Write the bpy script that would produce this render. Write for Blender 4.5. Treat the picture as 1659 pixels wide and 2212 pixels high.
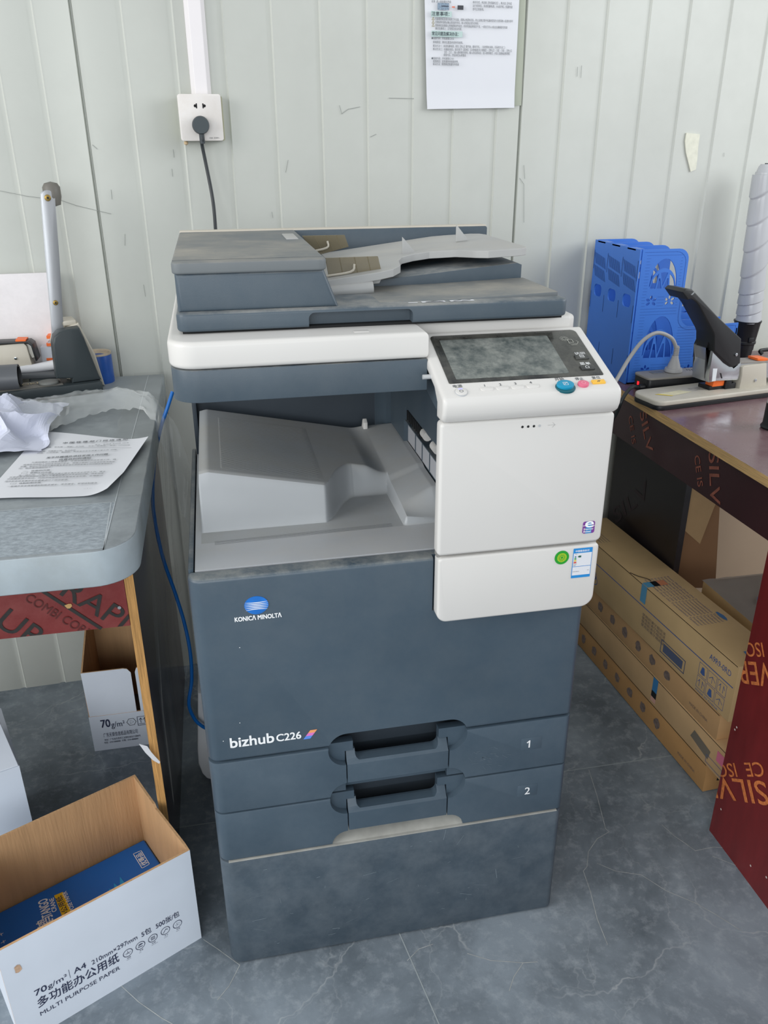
import bpy, bmesh, math, random
from mathutils import Vector, Matrix, noise as mnoise
S = bpy.context.scene
for o in list(bpy.data.objects): bpy.data.objects.remove(o, do_unlink=True)
C = S.collection
random.seed(7)

# ---------------------------------------------------------------- camera
CF, CX, CY = 1761.3, 829.5, 1106.0
CP = Vector((0.0657, -0.9871, 1.2665))
yaw, pit, rol = 0.1982, 0.4192, -0.0044
_f = Vector((math.sin(yaw)*math.cos(pit), math.cos(yaw)*math.cos(pit), -math.sin(pit)))
_r0 = Vector((math.cos(yaw), -math.sin(yaw), 0)); _u0 = _r0.cross(_f)
_r = _r0*math.cos(rol) + _u0*math.sin(rol); _u = -_r0*math.sin(rol) + _u0*math.cos(rol)
cam = bpy.data.cameras.new('camera'); cam.sensor_fit = 'VERTICAL'; cam.sensor_height = 24
cam.lens = CF/2212*24; cam.clip_start = .02; cam.clip_end = 50
camo = bpy.data.objects.new('camera', cam); C.objects.link(camo)
mw = Matrix((_r, _u, -_f)).transposed().to_4x4(); mw.translation = CP
camo.matrix_world = mw; S.camera = camo

# ---------------------------------------------------------------- light
S.view_settings.view_transform = 'Standard'; S.view_settings.look = 'None'
S.view_settings.exposure = -0.06; S.view_settings.gamma = 1
S.view_settings.use_curve_mapping = False
W = bpy.data.worlds.new('world'); S.world = W; W.use_nodes = True
W.node_tree.nodes['Background'].inputs[0].default_value = (.93, .965, 1, 1)
W.node_tree.nodes['Background'].inputs[1].default_value = .72
def area(name, loc, target, sx, sy, power, col):
    l = bpy.data.lights.new(name, 'AREA'); l.shape = 'RECTANGLE'; l.size = sx; l.size_y = sy
    l.energy = power; l.color = col
    o = bpy.data.objects.new(name, l); C.objects.link(o); o.location = loc
    o.rotation_euler = (Vector(target)-Vector(loc)).to_track_quat('-Z', 'Y').to_euler()
area('window_daylight_left', (-2.6, -.9, 1.9), (.1, .2, .7), 1.8, 1.4, 54, (1, .985, .96))
area('window_daylight_right', (2.7, -.2, 1.9), (.5, .7, .9), 1.3, 1.2, 26, (.96, .98, 1))
area('window_daylight_front', (-.8, -3.1, 1.6), (.8, .3, .3), 2.6, 1.3, 48, (.93, .97, 1))

# ---------------------------------------------------------------- helpers
def H(px, py, ax, val):
    """point where the sight line through a pixel meets the plane axis = val"""
    d = _f + _r*((px-CX)/CF) - _u*((py-CY)/CF)
    return CP + d*((val-CP[ax])/d[ax])
# the wall stands a little askew to the copier: wall things are laid out in the wall's own axes
TH = math.atan(.042); TW = Matrix.Translation((-.4, .903, 0)) @ Matrix.Rotation(TH, 4, 'Z') @ Matrix.Translation((.4, -.911, 0)); TI = TW.inverted()
def HW(px, py, ax, val):
    d = TI.to_3x3() @ (_f + _r*((px-CX)/CF) - _u*((py-CY)/CF)); o = TI @ CP
    return o + d*((val-o[ax])/d[ax])
def to_wall(o): o.matrix_basis = TW @ o.matrix_basis; return o
def HP(px, py, P0, n):
    d = _f + _r*((px-CX)/CF) - _u*((py-CY)/CF); n = Vector(n)
    return CP + d*((Vector(P0)-CP).dot(n)/d.dot(n))
def lin(h):
    if not isinstance(h, str): return tuple(h)[:3]
    h = h.lstrip('#'); v = [int(h[i:i+2], 16)/255 for i in (0, 2, 4)]
    return tuple(c/12.92 if c <= .04045 else ((c+.055)/1.055)**2.4 for c in v)
def mat(name, col, rough=.5, metal=0, var=.0, vs=6, dust=None, da=.5, ds=5, up=True, bump=0, bs=80, stretch=None, alpha=1, trans=0, coat=0, spec=.5, emit=None):
    m = bpy.data.materials.new(name); m.use_nodes = True; nt = m.node_tree; N = nt.nodes; L = nt.links
    b = N['Principled BSDF']; c = lin(col)
    b.inputs['Base Color'].default_value = (*c, 1); b.inputs['Roughness'].default_value = rough
    b.inputs['Metallic'].default_value = metal; b.inputs['Specular IOR Level'].default_value = spec
    b.inputs['Coat Weight'].default_value = coat; b.inputs['Transmission Weight'].default_value = trans
    b.inputs['Alpha'].default_value = alpha
    if emit: b.inputs['Emission Color'].default_value = (*lin(col), 1); b.inputs['Emission Strength'].default_value = emit
    tc = N.new('ShaderNodeTexCoord'); mp = N.new('ShaderNodeMapping'); L.new(tc.outputs['Object'], mp.inputs[0])
    if stretch: mp.inputs['Scale'].default_value = stretch
    def noi(sc, det=4):
        n = N.new('ShaderNodeTexNoise'); n.inputs['Scale'].default_value = sc; n.inputs['Detail'].default_value = det
        L.new(mp.outputs[0], n.inputs['Vector']); return n
    last = None
    if var:
        n = noi(vs); r = N.new('ShaderNodeMapRange'); r.inputs[1].default_value = .3; r.inputs[2].default_value = .7
        r.inputs[3].default_value = 1-var; r.inputs[4].default_value = 1+var; L.new(n.outputs[0], r.inputs[0])
        mx = N.new('ShaderNodeMix'); mx.data_type = 'RGBA'; mx.blend_type = 'MULTIPLY'; mx.inputs[0].default_value = 1
        mx.inputs[6].default_value = (*c, 1); L.new(r.outputs[0], mx.inputs[7]); last = mx.outputs[2]
        L.new(last, b.inputs['Base Color'])
    if dust:
        n = noi(ds, 7); n.inputs['Roughness'].default_value = .72
        r = N.new('ShaderNodeMapRange'); r.inputs[1].default_value = .38; r.inputs[2].default_value = .72
        r.inputs[4].default_value = da; L.new(n.outputs[0], r.inputs[0]); fac = r.outputs[0]
        if up:
            g = N.new('ShaderNodeNewGeometry'); sx = N.new('ShaderNodeSeparateXYZ'); L.new(g.outputs['True Normal'], sx.inputs[0])
            r2 = N.new('ShaderNodeMapRange'); r2.inputs[1].default_value = .35; r2.inputs[2].default_value = .95
            r2.inputs[3].default_value = .06; L.new(sx.outputs[2], r2.inputs[0])
            ml = N.new('ShaderNodeMath'); ml.operation = 'MULTIPLY'; L.new(fac, ml.inputs[0]); L.new(r2.outputs[0], ml.inputs[1]); fac = ml.outputs[0]
        mx = N.new('ShaderNodeMix'); mx.data_type = 'RGBA'
        L.new(fac, mx.inputs[0]); mx.inputs[6].default_value = (*c, 1)
        if last: L.new(last, mx.inputs[6])
        mx.inputs[7].default_value = (*lin(dust), 1); L.new(mx.outputs[2], b.inputs['Base Color'])
        r3 = N.new('ShaderNodeMapRange'); r3.inputs[3].default_value = rough; r3.inputs[4].default_value = .85
        L.new(fac, r3.inputs[0]); L.new(r3.outputs[0], b.inputs['Roughness'])
    if bump:
        n = noi(bs, 3); bp = N.new('ShaderNodeBump'); bp.inputs['Strength'].default_value = bump; bp.inputs['Distance'].default_value = .002
        L.new(n.outputs[0], bp.inputs['Height']); L.new(bp.outputs[0], b.inputs['Normal'])
    return m
WL = {}
def wl(o): return WL.get(o.name, Vector((0, 0, 0))) if o else Vector((0, 0, 0))
def sharpen(me, ang=34):
    bm = bmesh.new(); bm.from_mesh(me)
    for f in bm.faces: f.smooth = True
    for e in bm.edges:
        if len(e.link_faces) != 2 or e.calc_face_angle(0) > math.radians(ang): e.smooth = False
    bm.to_mesh(me); bm.free()
def obj(name, src, m, parent=None, loc=None, local=False, bevel=0, seg=2, label=None, smooth=True):
    """one mesh object; src in world coordinates unless local (the parent's own coordinates)"""
    if isinstance(src, bmesh.types.BMesh):
        me = bpy.data.meshes.new(name); bmesh.ops.recalc_face_normals(src, faces=src.faces[:]); src.to_mesh(me); src.free()
    else: me = src; me.name = name
    off = Vector((0, 0, 0))
    if parent is not None and not local: off = wl(parent)
    if parent is None and loc is not None: off = Vector(loc)
    if off.length: me.transform(Matrix.Translation(-off))
    ms = m if isinstance(m, (list, tuple)) else [m]
    if len(me.materials): idx = [f.material_index for f in me.polygons]; me.materials.clear(); [setattr(f, 'material_index', i) for f, i in zip(me.polygons, idx)]
    for x in ms: me.materials.append(x)
    if smooth: sharpen(me)
    o = bpy.data.objects.new(name, me); C.objects.link(o)
    if parent is not None: o.parent = parent; WL[o.name] = wl(parent)
    elif loc is not None: o.location = loc; WL[o.name] = Vector(loc)
    if bevel:
        md = o.modifiers.new('edge', 'BEVEL'); md.width = bevel; md.segments = seg; md.limit_method = 'ANGLE'
        md.angle_limit = math.radians(35); md.harden_normals = True; md.use_clamp_overlap = True
    if label: o['label'] = label
    return o
def thing(name, label, cat, loc=(0, 0, 0), rz=0, group=None):
    o = bpy.data.objects.new(name, None); C.objects.link(o); o.location = loc; o.rotation_euler = (0, 0, rz)
    o['label'] = label; o['category'] = cat
    if group: o['group'] = group
    o.empty_display_size = .05; WL[o.name] = Vector(loc); return o
def fuse(o, bm, m, local=False):
    """add surface marks to a part's own mesh with a material of their own"""
    if not local and wl(o).length: bmesh.ops.translate(bm, vec=-wl(o), verts=bm.verts[:])
    me = o.data; me.materials.append(m); k = len(me.materials)-1
    for f in bm.faces: f.material_index = k; f.smooth = False
    t = bpy.data.meshes.new('t'); bm.to_mesh(t); bm.free(); b = bmesh.new(); b.from_mesh(me); b.from_mesh(t); b.to_mesh(me); b.free(); bpy.data.meshes.remove(t); return o
def tag(o, label, cat, group=None):
    o['label'] = label; o['category'] = cat
    if group: o['group'] = group
    return o
def struct(o): o['kind'] = 'structure'; return o
def B(): return bmesh.new()
def box(bm, x0, x1, y0, y1, z0, z1, bev=0, seg=2, mi=0):
    vs = bmesh.ops.create_cube(bm, size=1)['verts']
    bmesh.ops.scale(bm, vec=(x1-x0, y1-y0, z1-z0), verts=vs)
    bmesh.ops.translate(bm, vec=((x0+x1)/2, (y0+y1)/2, (z0+z1)/2), verts=vs)
    fs = {f for v in vs for f in v.link_faces}
    for f in fs: f.material_index = mi
    if bev:
        es = list({e for v in vs for e in v.link_edges})
        bmesh.ops.bevel(bm, geom=es, offset=bev, segments=seg, affect='EDGES', profile=.5, clamp_overlap=True)
    return bm
def bx(*a, **k): return box(B(), *a, **k)
def mset(bm, fn):
    bm.normal_update()
    for f in bm.faces: f.material_index = fn(f)
    return bm
def prism(pts, ax, a, b, bev=0, seg=2, bm=None, mi=0):
    """polygon pts (2D) extruded along axis ax from a to b; 2D axes are the other two in order"""
    bm = bm or B()
    def P(p, t):
        q = list(p); q.insert(ax, t); return q
    va = [bm.verts.new(P(p, a)) for p in pts]; vb = [bm.verts.new(P(p, b)) for p in pts]
    f1 = bm.faces.new(va); f2 = bm.faces.new(vb[::-1]); fs = [f1, f2]
    n = len(pts)
    for i in range(n): fs.append(bm.faces.new((va[i], vb[i], vb[(i+1) % n], va[(i+1) % n])))
    for f in fs: f.material_index = mi
    bmesh.ops.recalc_face_normals(bm, faces=fs)
    if bev: bmesh.ops.bevel(bm, geom=list(f1.edges)+list(f2.edges), offset=bev, segments=seg, affect='EDGES', profile=.5, clamp_overlap=True)
    return bm
def rr(x0, x1, y0, y1, r, n=6, rs=None):
    """rounded rectangle outline, rs = radii at (x0y0, x1y0, x1y1, x0y1)"""
    rs = rs or (r,)*4; out = []
    for (cx, cy, a, q) in ((x0, y0, 180, rs[0]), (x1, y0, 270, rs[1]), (x1, y1, 0, rs[2]), (x0, y1, 90, rs[3])):
        ox = cx+q if cx == x0 else cx-q; oy = cy+q if cy == y0 else cy-q
        if q <= 0: out.append((cx, cy)); continue
        for k in range(n+1):
            t = math.radians(a+90*k/n); out.append((ox+q*math.cos(t), oy+q*math.sin(t)))
    return out
def circ(cx, cy, r, n=24, ry=None, a0=0, a1=360):
    full = abs(a1-a0) >= 360; m = n if full else n+1
    return [(cx+r*math.cos(math.radians(a0+(a1-a0)*k/n)), cy+(ry or r)*math.sin(math.radians(a0+(a1-a0)*k/n))) for k in range(m)]
def catmull(P, n=8):
    P = [Vector(p) for p in P]; Q = [P[0]*2-P[1]]+P+[P[-1]*2-P[-2]]; out = []
    for i in range(1, len(Q)-2):
        for k in range(n):
            t = k/n; a, b, c, d = Q[i-1], Q[i], Q[i+1], Q[i+2]
            out.append(.5*((2*b)+(c-a)*t+(2*a-5*b+4*c-d)*t*t+(3*b-a-3*c+d)*t**3))
    return out+[P[-1]]
def tube(P, r, n=10, smooth=8, bm=None, caps=True, mi=0):
    bm = bm or B(); P = catmull(P, smooth) if smooth else [Vector(p) for p in P]; rings = []
    up = Vector((0, 0, 1)); prev = None; m = len(P)
    for i, p in enumerate(P):
        t = (P[min(i+1, m-1)]-P[max(i-1, 0)]).normalized()
        if prev is None: s = t.cross(up if abs(t.z) < .9 else Vector((1, 0, 0))).normalized()
        else: s = (prev-t*prev.dot(t)).normalized()
        prev = s; q = t.cross(s); rad = r(i/(m-1)) if callable(r) else r
        rings.append([bm.verts.new(p+(s*math.cos(2*math.pi*k/n)+q*math.sin(2*math.pi*k/n))*rad) for k in range(n)])
    for a, b in zip(rings, rings[1:]):
        for k in range(n): bm.faces.new((a[k], a[(k+1) % n], b[(k+1) % n], b[k])).material_index = mi
    if caps: bm.faces.new(rings[0][::-1]).material_index = mi; bm.faces.new(rings[-1]).material_index = mi
    return bm
def lathe(prof, c=(0, 0, 0), n=32, bm=None, M=None, mi=0):
    bm = bm or B(); rings = []; c = Vector(c)
    for r, z in prof:
        ring = []
        for k in range(n):
            v = Vector((max(r, 1e-5)*math.cos(2*math.pi*k/n), max(r, 1e-5)*math.sin(2*math.pi*k/n), z))
            if M: v = M @ v
            ring.append(bm.verts.new(v+c))
        rings.append(ring)
    for a, b in zip(rings, rings[1:]):
        for k in range(n): bm.faces.new((a[k], a[(k+1) % n], b[(k+1) % n], b[k])).material_index = mi
    bm.faces.new(rings[0][::-1]).material_index = mi; bm.faces.new(rings[-1]).material_index = mi
    return bm
def grid(nx, ny, fn, mi=0, thick=0):
    bm = B(); V = [[bm.verts.new(fn(i/nx, j/ny)) for j in range(ny+1)] for i in range(nx+1)]
    for i in range(nx):
        for j in range(ny): bm.faces.new((V[i][j], V[i+1][j], V[i+1][j+1], V[i][j+1])).material_index = mi
    if thick: bmesh.ops.solidify(bm, geom=bm.faces[:], thickness=thick)
    return bm
def tomesh(bm):
    me = bpy.data.meshes.new('tmp'); bmesh.ops.recalc_face_normals(bm, faces=bm.faces[:]); bm.to_mesh(me); bm.free(); return me
def diff(bm, cutters, op='DIFFERENCE'):
    """boolean: target minus each cutter bmesh, returns a mesh"""
    me = tomesh(bm); o = bpy.data.objects.new('t', me); C.objects.link(o); tmp = [o]
    for c in cutters:
        k = bpy.data.objects.new('k', tomesh(c)); C.objects.link(k); tmp.append(k)
        md = o.modifiers.new('b', 'BOOLEAN'); md.operation = op; md.object = k; md.solver = 'EXACT'
    dg = bpy.context.evaluated_depsgraph_get(); r = bpy.data.meshes.new_from_object(o.evaluated_get(dg))
    for t in tmp: bpy.data.objects.remove(t, do_unlink=True)
    return r
def frame(O, X, Y):
    X = Vector(X).normalized(); Y = Vector(Y); Y = (Y-X*Y.dot(X)).normalized(); Z = X.cross(Y)
    M = Matrix((X, Y, Z)).transposed().to_4x4(); M.translation = Vector(O); return M
def plate(outs, thick, M, name='p'):
    """flat plate with holes: first outline then holes, in the XY plane of frame M"""
    cu = bpy.data.curves.new('c', 'CURVE'); cu.dimensions = '2D'; cu.fill_mode = 'BOTH'; cu.extrude = thick/2
    for pts in outs:
        sp = cu.splines.new('POLY'); sp.points.add(len(pts)-1); sp.use_cyclic_u = True
        for i, p in enumerate(pts): sp.points[i].co = (p[0], p[1], 0, 1)
    o = bpy.data.objects.new('c', cu); C.objects.link(o)
    dg = bpy.context.evaluated_depsgraph_get(); me = bpy.data.meshes.new_from_object(o.evaluated_get(dg))
    bpy.data.objects.remove(o, do_unlink=True); bpy.data.curves.remove(cu)
    me.transform(M @ Matrix.Translation((0, 0, thick/2))); return me
def textmesh(items, M, lift=.0003, off=0.0, shear=0.0):
    """items: (string, x, y, size[, width]) on plane frame M -> one mesh"""
    out = bmesh.new()
    for it in items:
        s, x, y, size = it[:4]; w = it[4] if len(it) > 4 else None
        cu = bpy.data.curves.new('t', 'FONT'); cu.body = s; cu.size = size; cu.shear = shear
        cu.resolution_u = 4 if size > .012 else (3 if size > .0055 else 2)
        o = bpy.data.objects.new('t', cu); C.objects.link(o)
        dg = bpy.context.evaluated_depsgraph_get(); me = bpy.data.meshes.new_from_object(o.evaluated_get(dg))
        bpy.data.objects.remove(o, do_unlink=True); bpy.data.curves.remove(cu)
        if len(me.vertices):
            xs = [v.co.x for v in me.vertices]; k = (w/max(1e-6, max(xs)-min(xs))) if w else 1
            me.transform(M @ Matrix.Translation((x, y, lift)) @ Matrix.Diagonal((k, 1, 1, 1)) @ Matrix.Translation((-min(xs), 0, 0)))
            out.from_mesh(me)
            if off > 0:      # heavier strokes
                for dx, dy in ((1, 0), (0, 1), (1, 1)):
                    me.transform(M @ Matrix.Translation((dx*off*size, dy*off*size, 4e-6*(dx+2*dy))) @ M.inverted()); out.from_mesh(me); me.transform(M @ Matrix.Translation((-dx*off*size, -dy*off*size, -4e-6*(dx+2*dy))) @ M.inverted())
        bpy.data.meshes.remove(me)
    return out
def decal(polys, M, lift=.0003, bm=None, mi=0):
    bm = bm or B()
    for p in polys:
        f = bm.faces.new([bm.verts.new(M @ Vector((q[0], q[1], lift))) for q in p]); f.material_index = mi
    return bm
def strokes(segs, w, M, lift=.0003, bm=None):
    bm = bm or B()
    for a, b in segs:
        a = Vector(a).to_2d() if len(a) > 2 else Vector(a); b = Vector(b); d = (b-a).normalized()*w/2; n = Vector((-d.y, d.x))
        bm.faces.new([bm.verts.new(M @ Vector((*q, lift))) for q in (a-d+n, a-d-n, b+d-n, b+d+n)])
    return bm
def ring(cx, cy, r, w, M, lift=.0003, bm=None, n=28, ry=None):
    bm = bm or B(); o = circ(cx, cy, r, n, ry); i = circ(cx, cy, r-w, n, (ry-w) if ry else None)
    a = [bm.verts.new(M @ Vector((*p, lift))) for p in o]; b = [bm.verts.new(M @ Vector((*p, lift))) for p in i]
    for k in range(n): bm.faces.new((a[k], a[(k+1) % n], b[(k+1) % n], b[k]))
    return bm
def xform(bm, M): bmesh.ops.transform(bm, matrix=M, verts=bm.verts[:]); return bm
def clip(bm, co, no):
    bmesh.ops.bisect_plane(bm, geom=bm.verts[:]+bm.edges[:]+bm.faces[:], plane_co=co, plane_no=no, clear_outer=True); return bm
def sm(t): t = max(0, min(1, t)); return t*t*(3-2*t)

# ---------------------------------------------------------------- materials
slate = mat('slate_plastic', '#44525d', .42, var=.08, vs=5, dust='#b9b6ae', da=.75, ds=9, bump=.08, bs=900)
slate_f = mat('slate_plastic_front', '#435360', .40, var=.05, vs=9, dust='#97a2aa', da=.09, ds=8, up=False, bump=.06, bs=900)
slate_low = mat('slate_plastic_scuffed', '#424f5a', .45, var=.08, vs=14, dust='#a3abb0', da=.16, ds=17, up=False, bump=.06, bs=900)
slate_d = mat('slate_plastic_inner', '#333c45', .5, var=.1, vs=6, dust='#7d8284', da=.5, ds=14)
white_p = mat('off_white_plastic', '#d6d4d0', .38, var=.015, vs=5, bump=.03, bs=1200)
grey_tray = mat('grey_tray_plastic', '#b4b7ba', .4, var=.05, vs=7, dust='#bcb7ad', da=.5, ds=6, bump=.05, bs=900)
grey_feed = mat('grey_feed_plastic', '#aaabaa', .42, var=.05, vs=9, dust='#c4bfb4', da=.5, ds=7)
dusty = mat('dust_coated_ledge', '#a3a39d', .8, var=.18, vs=28)
dusty_top = mat('dusty_feeder_top', '#6a7073', .55, dust='#a09c92', da=1.0, ds=5.5, stretch=(1, 1.3, 1))
beige_dust = mat('beige_dusted_plastic', '#c9c2b4', .6, var=.06, vs=12)
black_gl = mat('black_gloss_bezel', '#141719', .18, dust='#77766c', da=.55, ds=13, up=False, coat=.3)
screen_m = mat('dusty_screen', '#4c5453', .35, var=.0, dust='#999c95', da=.85, ds=40, up=False)
black_p = mat('black_plastic', '#17191b', .4, var=.1)
dark_gap = mat('dark_gap', '#0b0d0f', .8)
ink_w = mat('white_ink', '#f2f4f5', .5); ink_k = mat('dark_ink', '#23283a', .6); ink_g = mat('grey_ink', '#4b5056', .6)
ink_b = mat('blue_ink', '#4a67a0', .7)
teal = mat('teal_button_top', '#0f8fb4', .35); teal_d = mat('teal_button_rim', '#135a66', .25)
pink = mat('pink_button', '#dd6e88', .4); yellow = mat('yellow_button', '#f0bb45', .4)
logo_b = mat('blue_logo', '#1d6fc6', .25, var=.25, vs=40)
sheet_m = mat('printer_paper', '#dddfe4', .7, var=.01)
carton_w = mat('white_carton_board', '#dde5f0', .62, var=.025, vs=12)
carton_k = mat('kraft_carton_inside', '#c9a176', .75, var=.08, vs=9, bump=.5, bs=40, stretch=(6, 6, .5))
kraft = mat('kraft_cardboard', '#a98a62', .75, var=.08, vs=11, bump=.1, bs=300)
ply_edge = mat('plywood_edge', '#c9a168', .75, var=.28, vs=16, stretch=(.6, .6, 26))
ply_edge_v = mat('plywood_edge_upright', '#c8975a', .75, var=.3, vs=14, stretch=(30, 6, 1.2), bump=.5, bs=40)
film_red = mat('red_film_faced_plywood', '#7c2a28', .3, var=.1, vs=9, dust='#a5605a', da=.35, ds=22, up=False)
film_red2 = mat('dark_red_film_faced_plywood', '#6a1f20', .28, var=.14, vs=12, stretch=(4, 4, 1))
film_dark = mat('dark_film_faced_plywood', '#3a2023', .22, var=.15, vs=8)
desk_top_r = mat('brown_film_faced_desktop', '#6f5157', .16, var=.08, vs=6, dust='#8e7d7b', da=.45, ds=7)
ink_gold = mat('orange_stencil_ink', '#c4703c', .6, var=.3, vs=160)
ink_blk = mat('black_stencil_ink', '#2b2a28', .6, var=.2, vs=90)
chrome = mat('polished_steel', '#c9ced2', .18, 1); alu = mat('brushed_aluminium', '#b5b7ba', .35, .75, var=.06, vs=8, stretch=(8, 8, .6))
brass = mat('brass_screw', '#a58a4e', .35, .9); orange = mat('orange_plastic', '#f2702a', .45)
beige_p = mat('beige_painted_metal', '#c3bdaf', .45, var=.05, vs=9, dust='#a39c8e', da=.5, ds=12)
green_k = mat('dark_green_black_plastic', '#30383b', .45, var=.12, vs=7)
blue_p = mat('blue_rack_plastic', '#3f78d2', .42, var=.04, vs=6)
blue_cab = mat('blue_cable_jacket', '#1167b8', .35); grey_cab = mat('grey_cable_jacket', '#aaa9a8', .5)
blk_cab = mat('black_cable_jacket', '#2c3134', .45)
clear = mat('amber_clear_plastic', '#7d735a', .15, alpha=.62)
film_c = mat('clear_plastic_film', '#dfe3e2', .12, alpha=.30, bump=1.0, bs=26)
# ================================================================ the room
YW = .911
def wall_mesh():
    pts = [(-1.4, 0)]
    ribs = [HW(x, 400, 1, YW).x for x in (35, 122, 300, 402, 502, 600, 697, 792, 886, 970, 1061, 1196, 1275, 1360, 1440, 1522, 1600)]
    ribs += [ribs[0]-.096*k for k in range(1, 8)]+[ribs[-1]+.096*k for k in range(1, 7)]
    seams = [HW(205, 400, 1, YW).x, HW(1115, 400, 1, YW).x]; seams += [seams[0]-.92, seams[1]+.92]
    ev = []
    for r in ribs: ev += [(r-.010, 0), (r-.0055, .0028), (r+.0035, .0028), (r+.0065, -.0012), (r+.010, 0)]
    for s in seams: ev += [(s-.0035, -.0015), (s-.0012, .008), (s+.0012, .008), (s+.0035, -.0015), (s+.012, 0)]
    ev.sort(); pts += ev+[(2.3, 0)]
    bm = B(); zs = [-.02, .5, 1, 1.5, 2.0, 2.6]
    V = [[bm.verts.new((x, YW+y, z)) for z in zs] for x, y in pts]
    for a, b in zip(V, V[1:]):
        for k in range(len(zs)-1): bm.faces.new((a[k], b[k], b[k+1], a[k+1]))
    A = [bm.verts.new((x, YW+.07, z)) for x, z in ((-1.4, -.02), (2.3, -.02), (2.3, 2.6), (-1.4, 2.6))]
    bm.faces.new(A); bm.faces.new((V[0][0], V[0][-1], A[3], A[0])); bm.faces.new((V[-1][0], A[1], A[2], V[-1][-1]))
    return bm
wall_m = mat('painted_steel_panel', '#c6c9c2', .42, var=.035, vs=2.2, dust='#a7a9a2', da=.22, ds=3, up=False, spec=.4)
to_wall(struct(obj('wall_back', wall_mesh(), wall_m)))
# small scuffs and pencil marks on the wall
marks = [((0, 412), (60, 424)), ((60, 424), (130, 432)), ((130, 432), (165, 444)), ((165, 444), (240, 462)), ((733, 228), (738, 246)), ((738, 246), (752, 236)),
         ((752, 236), (777, 231)), ((800, 296), (812, 290)), ((840, 212), (893, 213)), ((374, 323), (376, 340)), ((371, 365), (373, 381)), ((240, 410), (242, 430)),
         ((587, 458), (589, 470)), ((617, 372), (622, 346)), ((270, 506), (270, 530)), ((310, 615), (314, 640)), ((200, 313), (210, 322)), ((1247, 145), (1246, 165)), ((1256, 142), (1254, 168)),
         ((1131, 357), (1133, 386)), ((1122, 385), (1131, 398)), ((1131, 398), (1131, 480)), ((1563, 330), (1563, 338)), ((505, 500), (506, 512))]
bm = B()
Mw = frame((0, YW, 0), (1, 0, 0), (0, 0, 1))
for a, b in marks:
    A_ = HW(*a, 1, YW); B_ = HW(*b, 1, YW); strokes([((A_.x, A_.z), (B_.x, B_.z))], .0009, Mw, .0018, bm)
to_wall(struct(obj('trim_1', bm, mat('pencil_mark', '#8d918d', .8), smooth=False)))

def floor_mat():
    m = bpy.data.materials.new('grey_stone_floor'); m.use_nodes = True; nt = m.node_tree; N = nt.nodes; L = nt.links; b = N['Principled BSDF']
    tc = N.new('ShaderNodeTexCoord')
    def noi(sc, det, rough=.6, dist=0):
        n = N.new('ShaderNodeTexNoise'); n.inputs['Scale'].default_value = sc; n.inputs['Detail'].default_value = det
        n.inputs['Roughness'].default_value = rough; n.inputs['Distortion'].default_value = dist; L.new(tc.outputs['Object'], n.inputs['Vector']); return n
    def ramp(src, a, b_, c0, c1):
        r = N.new('ShaderNodeValToRGB'); r.color_ramp.elements[0].position = a; r.color_ramp.elements[1].position = b_
        r.color_ramp.elements[0].color = (*lin(c0), 1); r.color_ramp.elements[1].color = (*lin(c1), 1); L.new(src, r.inputs[0]); return r
    def mix(f, a, c):
        x = N.new('ShaderNodeMix'); x.data_type = 'RGBA'; L.new(f, x.inputs[0]); L.new(a, x.inputs[6])
        if isinstance(c, str): x.inputs[7].default_value = (*lin(c), 1)
        else: L.new(c, x.inputs[7])
        return x.outputs[2]
    base = ramp(noi(3.2, 9, .65, .4).outputs[0], .36, .64, '#5c666e', '#8b969f')
    fine = noi(38, 6, .7); f2 = ramp(fine.outputs[0], .5, .72, '#000000', '#ffffff')
    mlt = N.new('ShaderNodeMath'); mlt.operation = 'MULTIPLY'; mlt.inputs[1].default_value = .42; L.new(f2.outputs[0], mlt.inputs[0])
    col = mix(mlt.outputs[0], base.outputs[0], '#b4bcc2')
    # scattered pale veins
    wv = noi(2.0, 6, .6, 0); ad = N.new('ShaderNodeVectorMath'); ad.operation = 'SCALE'; ad.inputs['Scale'].default_value = .35; L.new(wv.outputs['Color'], ad.inputs[0])
    a2 = N.new('ShaderNodeVectorMath'); L.new(tc.outputs['Object'], a2.inputs[0]); L.new(ad.outputs[0], a2.inputs[1])
    for sc, wd, st in ((2.6, .007, .45), (6.0, .010, .25)):
        v = N.new('ShaderNodeTexVoronoi'); v.feature = 'DISTANCE_TO_EDGE'; v.inputs['Scale'].default_value = sc; L.new(a2.outputs[0], v.inputs['Vector'])
        r = N.new('ShaderNodeMapRange'); r.inputs[1].default_value = 0; r.inputs[2].default_value = wd; r.inputs[3].default_value = st; r.inputs[4].default_value = 0; L.new(v.outputs['Distance'], r.inputs[0])
        g = ramp(noi(4.5, 3).outputs[0], .46, .62, '#000000', '#ffffff')
        m2 = N.new('ShaderNodeMath'); m2.operation = 'MULTIPLY'; L.new(r.outputs[0], m2.inputs[0]); L.new(g.outputs[0], m2.inputs[1]); col = mix(m2.outputs[0], col, '#bfc3c4')
    L.new(col, b.inputs['Base Color']); b.inputs['Roughness'].default_value = .42
    bp = N.new('ShaderNodeBump'); bp.inputs['Strength'].default_value = .25; bp.inputs['Distance'].default_value = .002; L.new(fine.outputs[0], bp.inputs['Height']); L.new(bp.outputs[0], b.inputs['Normal'])
    return m
struct(obj('floor', bx(-1.4, 2.3, -1.6, YW+.12, -.06, 0), floor_mat(), smooth=False))
g1, g2 = H(873, 2040, 2, 0), H(948, 2212, 2, 0); g3, g4 = H(1228, 1665, 2, 0), H(1420, 1637, 2, 0)
Mf = frame((0, 0, 0), (1, 0, 0), (0, 1, 0)); d1 = (g2-g1).normalized(); d2 = (g4-g3).normalized()
bm = strokes([((g1-d1*.05)[:2], (g2+d1*.6)[:2]), ((g3-d2*1.2)[:2], (g4+d2*.9)[:2])], .0022, Mf, .0004)
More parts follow.
